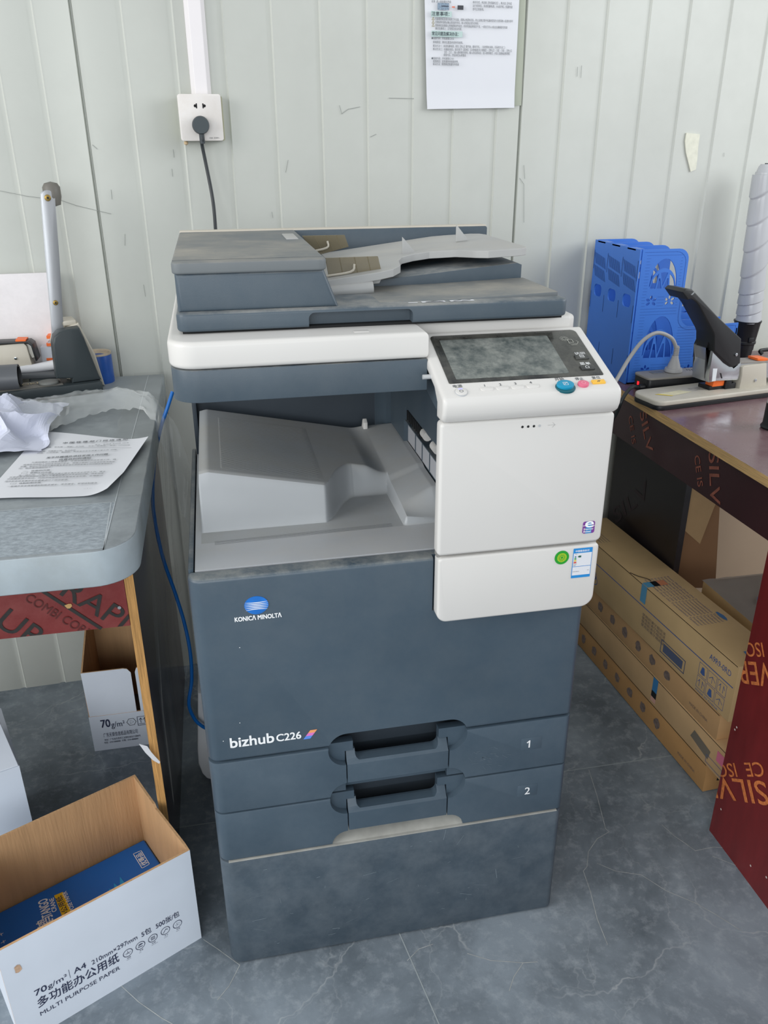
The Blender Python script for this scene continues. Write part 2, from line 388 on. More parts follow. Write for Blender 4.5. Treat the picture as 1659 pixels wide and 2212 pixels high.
vein = [[(1272, 1663), (1290, 1720), (1308, 1790), (1316, 1797), (1290, 1812), (1271, 1840), (1268, 1872), (1260, 1882), (1275, 1925), (1290, 1985), (1312, 2040)],
        [(1290, 1865), (1330, 1882), (1385, 1890), (1440, 1925), (1500, 1950), (1545, 1975), (1600, 2010)], [(1430, 1782), (1455, 1805), (1480, 1822), (1502, 1838)],
        [(1502, 1838), (1540, 1830), (1575, 1832)], [(1540, 1850), (1590, 1870), (1640, 1890)], [(440, 2030), (470, 2050), (518, 2085), (495, 2130), (470, 2160)],
        [(880, 2075), (905, 2050), (935, 2040)], [(262, 2130), (300, 2165), (350, 2200), (372, 2212)], [(1010, 2060), (1060, 2075), (1130, 2080)], [(1100, 2140), (1110, 2110), (1130, 2080), (1160, 2078)]]
b2 = B()
for v in vein:
    q = [H(x, y, 2, 0) for x, y in v]
    for i_, (a, c) in enumerate(zip(q, q[1:])): strokes([(a[:2], c[:2])], .0012, Mf, .0003+.00003*(i_ % 4), b2)
struct(obj('trim_2', bm, mat('tile_joint', '#9aa3a6', .8), smooth=False))
struct(obj('trim_3', b2, mat('floor_vein', '#a8acab', .7, var=.25, vs=60), smooth=False))

# ================================================================ the copier
PW = .57
pr = thing('multifunction_printer', 'tall dark slate and white office photocopier with a touch panel and two paper drawers', 'photocopier', (PW/2, .28, 0))
def P(name, src, m, par=None, **k): return obj(name, src, m, par or pr, **k)
def plan(x0, x1, y0, y1, rl, rrr, back=.006): return rr(x0, x1, y0, y1, 0, 8, (rl, rrr, back, back))
# pedestal
ped = P('pedestal', diff(prism(plan(-.004, PW+.002, -.002, .54, .020, .012), 2, .003, .232, .0025), [prism([(.232, -.05), (.232, .0), (.205, .0)], 0, .9, .91)]), slate_low, bevel=0)
P('caster_plinth', bx(.03, .54, .03, .5, 0, .014), dark_gap)
# main core
core = P('body', diff(bx(.004, .566, .024, .54, .234, .733, .004), [bx(.16, .41, .0, .075, .22, .47)]), slate, bevel=0)
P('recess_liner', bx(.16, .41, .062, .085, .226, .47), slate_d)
def stad(z0, z1, d, x0=.1755, x1=.3965, r=.029): return prism(rr(x0, x1, z0, z1, r, 8), 1, -.05, d)
FT = .026
# door
slate_door = mat('slate_door_plastic', '#435360', .36, var=.05, vs=9, dust='#b4b3aa', da=.72, ds=12, bump=.06, bs=900)
door = P('front_door', diff(prism(plan(-.004, PW+.002, 0, .0295, .018, .010), 2, .4325, .7405, .0055, 4), [stad(.392, .4545, .06), bx(.3345, .6, -.03, .012, .655, .76)]), slate_door)
# drawers with hand recesses
for z0, z1, s0, s1, ft, num in ((.3335, .4295, .3935, .4545, .4115, '1'), (.2355, .3305, .2955, .3585, .3145, '2')):
    cut = [stad(s0, s1, .012), bx(.2025, .3685, -.05, .0225, z0-.02, s0+.001), bx(.2025, .3685, -.05, .0225, s0, ft), prism(rr(.2155, .353, s0+.002, s1-.004, .010), 1, -.02, .06)]
    if num == '2': cut.append(prism(rr(.176, .396, .20, .2595, .026), 1, -.05, .06))
    if num == '1': cut.append(stad(.2955, .3585, .012))
    d = P('paper_drawer', diff(prism(plan(-.004, PW+.002, 0, FT, .018, .010), 2, z0, z1, .0012), cut), slate_f)
    flap = diff(prism([(0, z0-.0 if num == '1' else .2605), (0, s0+.0005), (.007, s0+.006), (.016, ft), (.0215, ft), (.0215, z0 if num == '1' else .2605)], 0, .2042, .3668, .0006),
                ([stad(.2955, .3590, .03)] if num == '1' else []) + [prism(rr(.2185, .352, s0+.0035, s1, .008), 1, .0045, .06)])
    P('drawer_handle', flap, slate_f, d)
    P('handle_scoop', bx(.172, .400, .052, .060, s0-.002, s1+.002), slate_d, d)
    Mn = frame((0, 0, 0), (1, 0, 0), (0, 0, 1))
    zc = .385 if num == '1' else .2865
    b = B(); P('number_plate', bx(.488, .523, -.0006, .002, zc-.012, zc+.012, .0004), slate_f, d)
    if num == '1': fuse([o for o in d.children if o.name.startswith('number_plate')][0], strokes([((.4988, zc+.0035), (.5020, zc+.0062))], .0022, Mn, .0012), ink_w)
    P('number', textmesh([(num, .501, zc-.0072, .021)], Mn, .0012, .012), ink_w, d, label='white number %s' % num, smooth=False)
# dusty ledge scoop under drawer two and ledge line
P('dust_ledge', prism([(-.0015, .2325), (.002, .2335), (.045, .262), (.06, .262), (.06, .2325)], 0, .170, .402), dusty)
P('dust_line', bx(.010, .562, -.0018, .02, .2322, .2340), dusty)
# door lettering
Mn = frame((0, 0, 0), (1, 0, 0), (0, 0, 1))
P('model_lettering', textmesh([('bizhub', .0305, .4570, .0255, .064), ('C226', .0985, .4575, .0185, .0365)], Mn, .0006, .035), ink_w, door, smooth=False)
tri = B()
for k, (t0, t1) in enumerate(((0, .35), (.35, .68), (.68, 1))):
    def q(t, s): return (.1385+t*.011+s*.0105, .455+t*.0155)
    decal([[q(t0, 0), q(t0, 1), q(t1, 1), q(t1, 0)]], Mn, .0006, tri, k)
P('colour_flag', tri, [mat('flag_blue', '#5f8fe6', .5), mat('flag_pink', '#e07ac4', .5), mat('flag_orange', '#f3a168', .5)], door, smooth=False)
P('maker_lettering', textmesh([('KONICΛ MINOLTΛ', .0535, .6715, .0098, .0640)], Mn, .0006, .05), ink_w, door, smooth=False)
lg = [(.0845+.0165*math.cos(t)*(1 if math.sin(t) > 0 else 1-.10*math.sin(t)**2), .6945+(.0140 if math.sin(t) > 0 else .0142)*math.sin(t)) for t in [2*math.pi*k/40 for k in range(40)]]
P('round_logo', prism(lg, 1, -.0009, .001), logo_b, door, smooth=False)
b = B()
for k in range(5):
    z = .6890+k*.00245; hw = .0160*math.sqrt(max(0, 1-((z-.6945)/.0145)**2)); top = []; bot = []
    for j in range(11):
        t = -1+2*j/10; c = .0010*t*t*(k-2)*.6; top.append((.0845+hw*t, z+c+.00055*(1-t*t)+.0001)); bot.append((.0845+hw*t, z+c-.00055*(1-t*t)-.0001))
    decal([bot+top[::-1]], Mn, .0012, b)
P('logo_stripes', b, ink_w, door, smooth=False)
b = B()
for x, z in ((.0212, .4715), (.057, .6295), (.0475, .5005)): decal([circ(x, z, .0007, 8)], Mn, .0006, b)
fuse(door, b, ink_w)
random.seed(5); b = B()
for _ in range(34):
    x = random.gauss(.425, .016); z = random.gauss(.372, .010); a = random.uniform(-1.0, .2); l = random.uniform(.003, .011)
    strokes([((x, z), (x+l*math.cos(a), z+l*math.sin(a)))], random.uniform(.0003, .0007), Mn, .0004, b)
for o_ in pr.children:
    if o_.name == 'paper_drawer': fuse(o_, b, mat('pale_scuff', '#61707c', .7)); break
# scuffs on the pedestal
random.seed(11); b = B()
for _ in range(46):
    x = random.uniform(.03, .55); z = random.uniform(.03, .21); l = random.choice((.003, .005, .012, .022)); a = random.uniform(-.5, .5) if random.random() < .6 else random.uniform(1, 2)
    strokes([((x, z), (x+l*math.cos(a), z+l*math.sin(a)))], random.uniform(.0003, .0009), Mn, .0024, b)
fuse(ped, b, mat('scratch', '#78858e', .7))

# output deck
deck = P('output_deck', prism([(.0290, .735), (.0290, .7412), (.53, .741), (.53, .735)], 0, .006, .372), grey_tray)
P('side_rail', prism([(.0295, .70), (.0295, .7435), (.53, .7435), (.53, .70)], 0, -.0030, .0040, .0015), slate)
Mg = frame((0, 0, .741), (1, 0, 0), (0, 1, 0))
b = B()
for k in range(4): strokes([((.034, .105+k*.0032), (.300, .114+k*.0032))], .0006, Mg, .0004, b)
fuse(deck, b, mat('groove_grey', '#6f7377', .8))
# raised paper tray: one height surface
def top_z(x, y):
    base = .836-(x-.03)*.0560/.275
    if x < .285: return base
    u = max(0, min(1, (x-.322)/.050)); zr = .748+.038*sm((y-.112)/.05); zl = .757+(y-.114)*.075
    blk = zl+(zr-zl)*u
    return base+(blk-base)*sm((x-.285)/.037)
def yf(x):
    if x < .203: return .149
    if x < .262: return .149+.088*sm((x-.203)/.059)**.8
    return .238
def tray(u, v):
    x = .0145+u*(.3815-.0145); y = .112+v*(.500-.112)
    t = top_z(x, y)
    k = sm((y-yf(x))/(.011 if x < .203 else .011+.022*sm((x-.203)/.03)))
    k = max(k, sm((x-.3175)/.006)*sm((y-.1125)/.006))
    s = sm((x-.0145)/.004)
    bk = 1-sm((y-(.478+.0*x))/.012)
    r = .006*(1-sm((y-yf(x))/.02)) if x < .21 else .003*(1-sm((y-yf(x))/.02))
    rl = .006*(1-sm((x-.0145)/.02))
    return Vector((x, y, .7412+(t-r-rl-.7412)*k*s*bk))
m_tr = mat('ribbed_tray', '#a6aaad', .42, var=.05, vs=7, dust='#a8a499', da=.55, ds=5)
nt = m_tr.node_tree; wv = nt.nodes.new('ShaderNodeTexWave'); wv.bands_direction = 'Y'; wv.inputs['Scale'].default_value = 75
tcn = [n for n in nt.nodes if n.type == 'TEX_COORD'][0]; nt.links.new(tcn.outputs['Object'], wv.inputs[0])
sp = nt.nodes.new('ShaderNodeSeparateXYZ'); nt.links.new(tcn.outputs['Object'], sp.inputs[0])
def rng(src, a, b_):
    r = nt.nodes.new('ShaderNodeMapRange'); r.inputs[1].default_value = a; r.inputs[2].default_value = b_; nt.links.new(src, r.inputs[0]); return r.outputs[0]
def mul(a, b_):
    r = nt.nodes.new('ShaderNodeMath'); r.operation = 'MULTIPLY'; nt.links.new(a, r.inputs[0]); nt.links.new(b_, r.inputs[1]); return r.outputs[0]
ox, oy = PW/2, .28
msk = mul(mul(rng(sp.outputs[0], .051-ox, .053-ox), rng(sp.outputs[0], .206-ox, .197-ox)), mul(rng(sp.outputs[1], .175-oy, .185-oy), rng(sp.outputs[1], .44-oy, .43-oy)))
bp = nt.nodes.new('ShaderNodeBump'); bp.inputs['Distance'].default_value = .0012; nt.links.new(mul(wv.outputs[1], msk), bp.inputs['Height']); bp.inputs['Strength'].default_value = .9
nt.links.new(bp.outputs[0], nt.nodes['Principled BSDF'].inputs['Normal'])
P('paper_output_tray', grid(240, 200, tray), m_tr)
P('paper_stop', prism([(.46, .77), (.462, .795), (.472, .800), (.492, .770)], 0, .318, .326, .001), white_p)

# opening: back wall, pillars
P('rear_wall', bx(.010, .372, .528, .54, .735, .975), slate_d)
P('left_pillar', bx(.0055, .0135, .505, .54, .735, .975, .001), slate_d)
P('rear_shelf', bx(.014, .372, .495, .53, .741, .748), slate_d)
P('inner_column', prism([(.352, .515), (.366, .482), (.380, .482), (.380, .53), (.352, .53)], 2, .741, .975, .0008), slate)
P('column_fin', prism([(.388, .975), (.406, .975), (.406, .86), (.402, .845), (.388, .888)], 1, .470, .476), slate)
ex = P('exit_unit', diff(bx(.375, .566, .03, .54, .733, .975, .002), [bx(.36, .39, .10, .36, .829, .8535), bx(.36, .384, .03, .37, .735, .827)]), slate)
gp_ = P('exit_guide_plate', bx(.383, .386, .03, .372, .786, .8275), mat('light_guide_plastic', '#b3b5ba', .45, var=.04), ex)
b = B()
for y in (.165, .212, .262, .31): box(b, .3815, .3835, y, y+.0012, .786, .820)
fuse(gp_, b, slate)
P('exit_roof', bx(.376, .40, .10, .36, .8535, .857), slate_d, ex)
b = B()
for k in range(9): box(b, .373, .380, .235+k*.0125, .239+k*.0125, .836, .853)
fuse(ex, b, black_p)
for y in (.155, .218): P('exit_roller', tube([(.377, y-.010, .8475), (.377, y+.012, .8475)], .0075, 14, 0), white_p, ex)
# side cheek of the panel
P('panel_cheek', prism([(-.004, .945), (-.004, .966), (.010, .981), (.112, 1.017), (.135, 1.02), (.135, .965), (.045, .945)], 0, .345, .566), slate)
P('cover_mount', bx(.352, .566, -.006, .035, .66, .95), slate)

# scanner
def L_plan(o, f): return rr(o, .6, f, .9, 0, 1)
def scan_plan(i, r):
    pts = [(i+r-r*math.cos(t), .045+i+r-r*math.sin(t)) for t in [math.radians(90*k/10) for k in range(11)]]
    pts += [(.3335, .045+i), (.3335, .112+i), (PW-i-.012, .112+i), (PW-i, .125+i), (PW-i, .545-i), (i, .545-i)]
    return pts
scn = P('scanner_housing', prism(scan_plan(.0, .036), 2, 1.0135, 1.0485, .0065, 4), white_p)
P('scanner_lower_housing', prism([(.0015+.036-.036*math.cos(t), .0465+.036-.036*math.sin(t)) for t in [math.radians(90*k/10) for k in range(11)]]+[(.3325, .0465), (.3325, .11), (.566, .11), (.566, .54), (.0015, .54)], 2, .9705, 1.0125, .0012), slate)
P('release_tab', bx(.238, .258, .062, .074, 1.0475, 1.0490, .0006), white_p, scn)
# control panel
sl = math.atan2(1.032-.992, .097+.011)
A0 = Vector((0, -.011, .9915)); up = Vector((0, math.cos(sl), math.sin(sl))); nrm = Vector((0, -math.sin(sl), math.cos(sl)))
prof = [(-.0275, .9475), (-.0335, .952), (-.0372, .960), (-.0385, .969), (-.0378, .9765), (-.0355, .9815)]
e1 = A0+up*-.021; prof.append((e1.y, e1.z)); e2 = A0+up*.121; prof += [(e2.y, e2.z), (e2.y+.004, e2.z-.004), (.112, 1.018), (.010, .982), (-.004, .968), (-.004, .9475)]
cp = P('control_panel', prism(prof, 0, .3325, .5735, .0055, 4), white_p)
Mc = frame((0, A0.y, A0.z), (1, 0, 0), up)   # local x world, y up the slope
P('panel_bezel', tomesh(xform(prism(rr(.3475, .5590, .0025, .1135, 0, 6, (.002, .002, .008, .006)), 2, -.001, .0012, .0006), Mc)), black_gl, cp)
scr = P('touch_screen', tomesh(xform(prism(rr(.3585, .5130, .0095, .1010, .002), 2, 0, .0017, .0003), Mc)), screen_m, cp)
for i, (x0, y0) in enumerate(((.5330, .0135), (.5345, .0385))):
    k = P('bezel_key', tomesh(xform(prism(rr(x0-.001, x0+.0185, y0, y0+.0105, .002), 2, .0008, .0030, .0008), Mc)), mat('key_black_%d' % i, '#26292c', .3, dust='#77776f', da=.4, ds=60, up=False), cp)
    P('key_symbol', textmesh([(('⌂', '▤')[i], x0+.0055, y0+.0026, .0085)], Mc, .0032), ink_w, k, smooth=False)
P('bezel_lettering', textmesh([('菜单', .5350, .0262, .0068, .0145), ('访问', .5365, .0505, .0068, .0145)], Mc, .0015, .01), ink_w, cp, smooth=False)
b = ring(.5350, .0905, .0042, .0005, Mc, .0015); ring(.5350, .0905, .0026, .0005, Mc, .0015, b); ring(.5350, .0905, .0060, .0004, Mc, .0015, b)
strokes([((.5385, .088), (.5450, .088)), ((.5385, .080), (.5450, .080)), ((.5385, .080), (.5385, .088)), ((.5450, .080), (.5450, .088))], .0009, Mc, .0016, b)
strokes([((.5400, .0765), (.5490, .0765)), ((.5490, .0765), (.5525, .0815)), ((.5500, .084), (.5525, .0815)), ((.5400, .0765), (.5375, .0795)), ((.5400, .0740), (.5480, .0740))], .0007, Mc, .0016, b)
P('card_reader_symbol', b, mat('pale_symbol', '#a9aaa2', .6), cp, smooth=False)
# buttons below the screen
for i, x0 in enumerate((.3850, .4055, .4260, .4465)):
    k = P('preset_button', tomesh(xform(prism(rr(x0, x0+.0170, -.0172, -.0098, .002, 4, (.004, .004, .001, .001)), 2, -.001, .0012, .0006), Mc)), white_p, cp)
for it_ in [('1', .3920, -.0078, .0066), ('2', .4120, -.0076, .0066), ('3', .4325, -.0074, .0066), ('4', .4530, -.0072, .0066), ('电源', .3510, -.0062, .0070, .0120),
    ('开始', .4890, -.0040, .0072, .0125), ('停止', .5165, -.0055, .0068, .0115), ('复位', .5400, -.0050, .0066, .0115)]: P('button_lettering', textmesh([it_], Mc, .0004, .01), ink_g, cp, smooth=False)
def cap(x, y, r, h, m, name, ry=None, par=None): return P(name, tomesh(xform(prism(circ(x, y, r, 32, ry), 2, -.002, h, .0007), Mc)), m, par or cp)
pb = cap(.3585, -.0164, .0085, .0008, grey_tray, 'power_button'); k = cap(.3585, -.0164, .0077, .0018, white_p, 'power_button_face', par=pb)
P('power_symbol', ring(.3585, -.0164, .0026, .0006, Mc, .0020), ink_g, pb, smooth=False)
P('power_light', tomesh(xform(prism(circ(.3585, -.0115, .0030, 10, .0006), 2, 0, .0021), Mc)), mat('violet_led', '#8d8cf0', .4, emit=1.2), pb)
st = cap(.4970, -.0195, .0135, .0012, teal_d, 'start_button', .0115); cap(.4970, -.0175, .0115, .0046, teal, 'start_button_face', .0088, st)
b = strokes([((.4940, -.0205), (.5000, -.0205)), ((.4940, -.0148), (.5000, -.0148)), ((.4940, -.0205), (.4940, -.0148)), ((.5000, -.0205), (.5000, -.0148)), ((.4950, -.0195), (.4990, -.0158)), ((.4955, -.0172), (.4970, -.0158))], .0005, Mc, .0048)
P('start_symbol', b, ink_w, st, smooth=False)
sp_ = cap(.5225, -.0164, .0075, .0035, pink, 'stop_button', .0062); P('stop_symbol', ring(.5225, -.0164, .0028, .0005, Mc, .0037), mat('pale_pink', '#f3b6c2', .5), sp_, smooth=False)
rs = P('reset_button', tomesh(xform(prism(rr(.5360, .5540, -.0168, -.0092, .001), 2, -.001, .0022, .0005), Mc)), yellow, cp)
P('reset_symbol', strokes([((.5430, -.0146), (.5453, -.0114)), ((.5450, -.0146), (.5473, -.0114))], .0008, Mc, .0024), ink_g, rs, smooth=False)
P('pen_holder', prism([(.088, 1.012), (.112, 1.022), (.112, 1.028), (.085, 1.022)], 0, .3305, .345, .002), grey_feed, cp)
pn = H(893, 796, 0, .33); P('stylus', tube([(.322, .028, .9935), (.337, .028, .9935)], .0032, 12, 0), grey_tray, cp)
# white front covers
uc = P('upper_front_cover', prism(rr(.3325, .5725, .7560, .9465, 0, 4, (.006, .008, .006, .006)), 1, -.0270, -.006, .0042, 3), white_p)
lc = P('lower_front_cover', prism(rr(.3350, .5725, .6480, .7510, 0, 8, (.015, .019, .006, .006)), 1, -.0245, -.003, .0035, 3), white_p)
P('cover_gap', bx(.3345, .570, -.018, -.006, .7505, .7565), mat('shadow_grey_gap', '#8e8c88', .6), lc)
My = frame((0, -.0271, 0), (1, 0, 0), (0, 0, 1))
b = B()
for i in range(3): decal([circ(.4430+i*.0079, .9345, .0017, 16)], My, .0003, b)
P('indicator_holes', b, black_p, uc, smooth=False)
P('indicator_light', decal([circ(.4430+3*.0079, .9345, .0017, 16)], My, .0004), grey_tray, uc, smooth=False)
P('data_arrow', strokes([((.4780, .9345), (.4815, .9345)), ((.4825, .9345), (.4870, .9345)), ((.4845, .9378), (.4880, .9345)), ((.4845, .9312), (.4880, .9345))], .0005, My, .0003), mat('embossed_grey', '#b4b4b2', .5), uc, smooth=False)
e = P('square_sticker', tomesh(xform(prism(rr(.5425, .5605, .7705, .7890, .003), 2, 0, .0004), My)), mat('purple_sticker', '#7b3d93', .35), uc)
P('sticker_band', decal([[(.5470, .7706), (.5560, .7706), (.5560, .7889), (.5470, .7889)]], My, .0006), mat('cyan_band', '#2f86c4', .35), e, smooth=False)
P('sticker_letter', textmesh([('e', .5455, .7798, .0195, .0125), ('Empower', .5440, .7762, .0038, .0145), ('Boxes!', .5440, .7724, .0038, .0110)], My, .0009, .03), ink_w, e, smooth=False)
P('sticker_split', decal([[(.5425, .7822), (.5470, .7826), (.5470, .7834), (.5425, .7830)], [(.549, .7812), (.5605, .7820), (.5605, .7826), (.549, .7818)]], My, .0008), ink_w, e, smooth=False)
Mz = frame((0, -.0248, 0), (1, 0, 0), (0, 0, 1))
gs = P('round_green_sticker', tomesh(xform(prism(circ(.5165, .7345, .0108, 36), 2, 0, .0004), Mz)), mat('green_sticker', '#1f9a2b', .4), lc)
b = ring(.5165, .7345, .0070, .0006, Mz, .0006); ring(.5165, .7345, .0024, .0005, Mz, .0006, b)
for k in range(12):
    a = k*math.pi/6; strokes([((.5165+.0026*math.cos(a), .7345+.0026*math.sin(a)), (.5165+.0066*math.cos(a), .7345+.0066*math.sin(a)))], .0005, Mz, .0006, b)
    ring(.5165+.0055*math.cos(a), .7345+.0055*math.sin(a), .0013, .0004, Mz, .0007, b, 10)
P('sticker_emblem', b, mat('lime_ink', '#c4dd2a', .5), gs, smooth=False)
en = P('energy_label', tomesh(xform(prism(rr(.5335, .5625, .6990, .7465, .0008), 2, 0, .0003), Mz)), mat('label_blue', '#2389d0', .4), lc)
P('energy_label_panel', decal([[(.5343, .7180), (.5617, .7180), (.5617, .7390), (.5343, .7390)], [(.5343, .7035), (.5617, .7035), (.5617, .7172), (.5343, .7172)]], Mz, .0005), sheet_m, en, smooth=False)
P('energy_label_text', textmesh([('中国能效标识', .5365, .7410, .0036, .021)], Mz, .0006, .02), ink_w, en, smooth=False)
P('energy_label_print', textmesh([('KONICA MINOLTA', .5350, .7090, .0016, .010), ('生产者名称', .5348, .7212, .0014, .005), ('规格型号', .5348, .7190, .0014, .004), ('1.85', .5570, .7098, .0018), ('复印机', .5365, .7372, .0012, .003)], Mz, .0007), ink_g, en, smooth=False)
for i, (cc, w) in enumerate((('#2f6f8a', .0018), ('#2f9a50', .0026), ('#d9c23a', .0032), ('#d2412c', .0038))):
    b = decal([[(.5372-w/2-.0003, .7345-i*.0030-.0022), (.5372+w/2+.0003, .7345-i*.0030-.0022), (.5372+w/2, .7345-i*.0030), (.5372-w/2, .7345-i*.0030)]], Mz, .0007)
    P('rating_step', b, mat('rating_%d' % i, cc, .5), en, smooth=False)
P('rating_arrow', decal([[(.5405, .7335), (.5425, .7350), (.5458, .7350), (.5458, .7320), (.5425, .7320)]], Mz, .0007), mat('rating_green', '#1d5d4d', .5), en, smooth=False)

# document feeder lid
LX0, LX1, LY0, LY1 = .0135, .546, .092, .545
adf = P('document_cover', diff(prism(rr(LX0, LX1, LY0, LY1, 0, 8, (.014, .012, .006, .006)), 2, 1.0515, 1.0755, .004, 3), [prism(rr(.183, .3235, 1.03, 1.0705, .008), 1, .05, .112)]), slate)
P('cover_pad', bx(.02, .54, .10, .54, 1.0485, 1.0520), dark_gap)
P('cover_label', decal([[(.3200, .1035), (.3330, .1035), (.3330, .1085), (.3200, .1085)], [(.3390, .1035), (.3720, .1035), (.3720, .1130), (.3390, .1130)], [(.3790, .1035), (.4130, .1035), (.4130, .1130), (.3790, .1130)]], frame((0, 0, 1.0755), (1, 0, 0), (0, 1, 0)), .0005), sheet_m, adf, smooth=False)
_lp = P('label_pictogram', strokes([((.345, .106), (.357, .111)), ((.357, .111), (.368, .106)), ((.345, .106), (.368, .106)), ((.384, .106), (.395, .111)), ((.396, .106), (.408, .110))], .0018, frame((0, 0, 1.0755), (1, 0, 0), (0, 1, 0)), .0009), ink_g, adf, smooth=False)
P('feeder_housing', prism([(.0165, 1.074), (.2255, 1.074), (.2065, 1.124), (.0165, 1.124)], 1, .1045, .545, .006, 4), slate, adf)
P('feeder_lid', prism(rr(.0135, .2105, .1010, .545, 0, 8, (.012, .012, .003, .003)), 2, 1.1225, 1.1370, .0045, 4), dusty_top, adf)
P('feeder_lid_seam', bx(.0150, .2075, .1245, .1250, 1.1365, 1.1373), slate_d, adf)
P('lid_latch', bx(.1820, .2010, .3600, .4450, 1.1360, 1.1382, .0008), grey_feed, adf)
P('rear_cover', prism(rr(.200, .5635, 1.065, 1.1365, 0, 5, (.001, .001, .004, .001)), 1, .5200, .5480, .0012), slate, adf)
P('rear_cover_top', bx(.014, .5625, .5225, .5485, 1.1355, 1.1385, .001), beige_dust, adf)
# stacker shelves under the feed tray
P('stacking_ramp', prism([(.225, 1.075), (.5375, 1.075), (.5375, 1.1005), (.530, 1.1035), (.44, 1.0960), (.225, 1.0765)], 1, .262, .515, .0012), slate, adf)
P('stacking_ledge', prism([(.235, 1.09), (.5450, 1.09), (.5450, 1.1130), (.538, 1.1150), (.40, 1.1020), (.235, 1.0980)], 1, .420, .515, .0012), slate, adf)
P('paper_rest', prism([(.225, 1.0750), (.540, 1.0750), (.540, 1.0810), (.40, 1.0765)], 1, .120, .262, .0006), dusty_top, adf)
# feed tray
fz = lambda x: 1.0945+(min(x, .46)-.22)*.120+max(0, x-.46)*.04
out = [(.205, .200), (.245, .203), (.300, .203), (.322, .212), (.338, .236), (.346, .285), (.358, .315), (.378, .325), (.405, .325), (.440, .300), (.462, .262), (.478, .250), (.532, .250),
       (.541, .257), (.545, .270), (.545, .470), (.540, .490), (.525, .500), (.43, .503), (.33, .503), (.205, .503)]
bm = B(); nseg = []
for i in range(len(out)):
    a, c_ = Vector(out[i]), Vector(out[(i+1) % len(out)])
    for k in range(4): nseg.append(a.lerp(c_, k/4))
va = [bm.verts.new((p.x, p.y, fz(p.x))) for p in nseg]; vb = [bm.verts.new((p.x, p.y, fz(p.x)-.011)) for p in nseg]
bm.faces.new(va); bm.faces.new(vb[::-1])
for i in range(len(nseg)): bm.faces.new((va[i], vb[i], vb[(i+1) % len(nseg)], va[(i+1) % len(nseg)]))
bmesh.ops.triangulate(bm, faces=[f for f in bm.faces if len(f.verts) > 4])
ft = P('document_tray', bm, grey_feed, adf, bevel=.0035, seg=3)
P('tray_hinge_block', prism([(.212, 1.0800), (.302, 1.0860), (.308, 1.0960), (.212, 1.0900)], 1, .2150, .2900, .003), grey_feed, adf)
P('tray_bulge', tube([(.225, .205, 1.079), (.290, .205, 1.083)], .009, 14, 0), grey_feed, adf)
for x, y in ((.365, .345), (.470, .400)): P('paper_stop_fin', prism([(x, fz(x)-.001), (x, fz(x)+.026), (x+.004, fz(x)+.022), (x+.022, fz(x)+.001)], 1, y, y+.003, .0005), grey_feed, adf)
def quad_plate(pts, th):
    P4 = [Vector(p) for p in pts]; n = (P4[1]-P4[0]).cross(P4[3]-P4[0]).normalized()*th
    bm = B(); a = [bm.verts.new(p) for p in P4]; c_ = [bm.verts.new(p+n) for p in P4]
    bm.faces.new(a); bm.faces.new(c_[::-1])
    for i in range(4): bm.faces.new((a[i], c_[i], c_[(i+1) % 4], a[(i+1) % 4]))
    bmesh.ops.bevel(bm, geom=bm.edges[:], offset=th*.3, segments=1, affect='EDGES'); return bm
for yy, pts in ((.232, ((711, 606), (824, 587), (816, 553), (702, 557))), (.425, ((680, 553), (753, 533), (744, 507), (652, 509)))):
    q = [H(px, py, 1, yy) for px, py in pts]
    g = P('paper_guide', quad_plate(q, .0022), clear, adf, label='amber see-through paper guide')
    for t in (.27, .55, .8):
        a = q[0].lerp(q[1], t); c_ = q[3].lerp(q[2], t); P('guide_rib', tube([a+Vector((0, -.001, 0)), c_+Vector((0, -.001, 0))], .0007, 6, 0), mat('amber_rib%d%d' % (int(t*10), int(yy*10)), '#6d6450', .3), g)
    a = q[0]*.8+q[3]*.2; m_ = q[0].lerp(q[1], .42)*.72+q[3].lerp(q[2], .42)*.28; e_ = q[0].lerp(q[1], .52)*.35+q[3].lerp(q[2], .52)*.65
    P('guide_finger', tube([a+Vector((-.01, -.004, 0)), m_+Vector((0, -.004, 0)), e_+Vector((0, -.004, 0))], .0018, 6, 4), beige_p, g)
P('feed_bed', quad_plate([H(664, 556, 2, 1.094), H(752, 536, 2, 1.099), H(800, 556, 2, 1.100), H(712, 585, 2, 1.0955)], .001), beige_dust, adf)
_before = set(bpy.data.objects)
# ================================================================ wall things
Mw0 = frame((0, YW-.001, 0), (1, 0, 0), (0, 0, 1))
tk = tag(obj('cable_trunking', prism([(.052, YW), (.052, YW-.010), (.060, YW-.020), (.084, YW-.020), (.092, YW-.010), (.092, YW)], 2, 1.3665, 2.4), mat('white_pvc', '#e6e2e3', .4, var=.02), loc=(.072, YW-.01, 1.3665), bevel=.001),
    'white plastic cable trunking running up the wall above the socket', 'cable trunking')
so = thing('wall_socket', 'square white two-row wall socket with dirty glue in its corners', 'wall socket', (.066, YW-.02, 1.32))
cream = mat('cream_socket_plastic', '#e4e0dc', .4, var=.02, dust='#b09a78', da=.15, ds=30, up=False)
P2 = lambda n, s, m, p, **k: obj(n, s, m, p, **k)
Ms = frame((.0655, YW-.034, 1.3255), (1, 0, .005), (0, 0, 1))
P2('back_box', tomesh(xform(prism(rr(-.040, .046, -.043, .040, .004), 2, -.034, -.006), Ms)), mat('aged_box_plastic', '#a9a98f', .6), so)
P2('face_plate', tomesh(xform(prism(rr(-.043, .043, -.043, .043, .005), 2, -.006, 0, .0012), Ms)), cream, so)
b = B()
for s in (-1, 1):
    decal([[(s*.0065-.0012, .017), (s*.0065+.0012, .017), (s*.0065+.0012, .026), (s*.0065-.0012, .026)], circ(s*.0092, .0215, .0028, 14)], Ms, .0003, b)
P2('socket_hole', b, dark_gap, so, smooth=False)
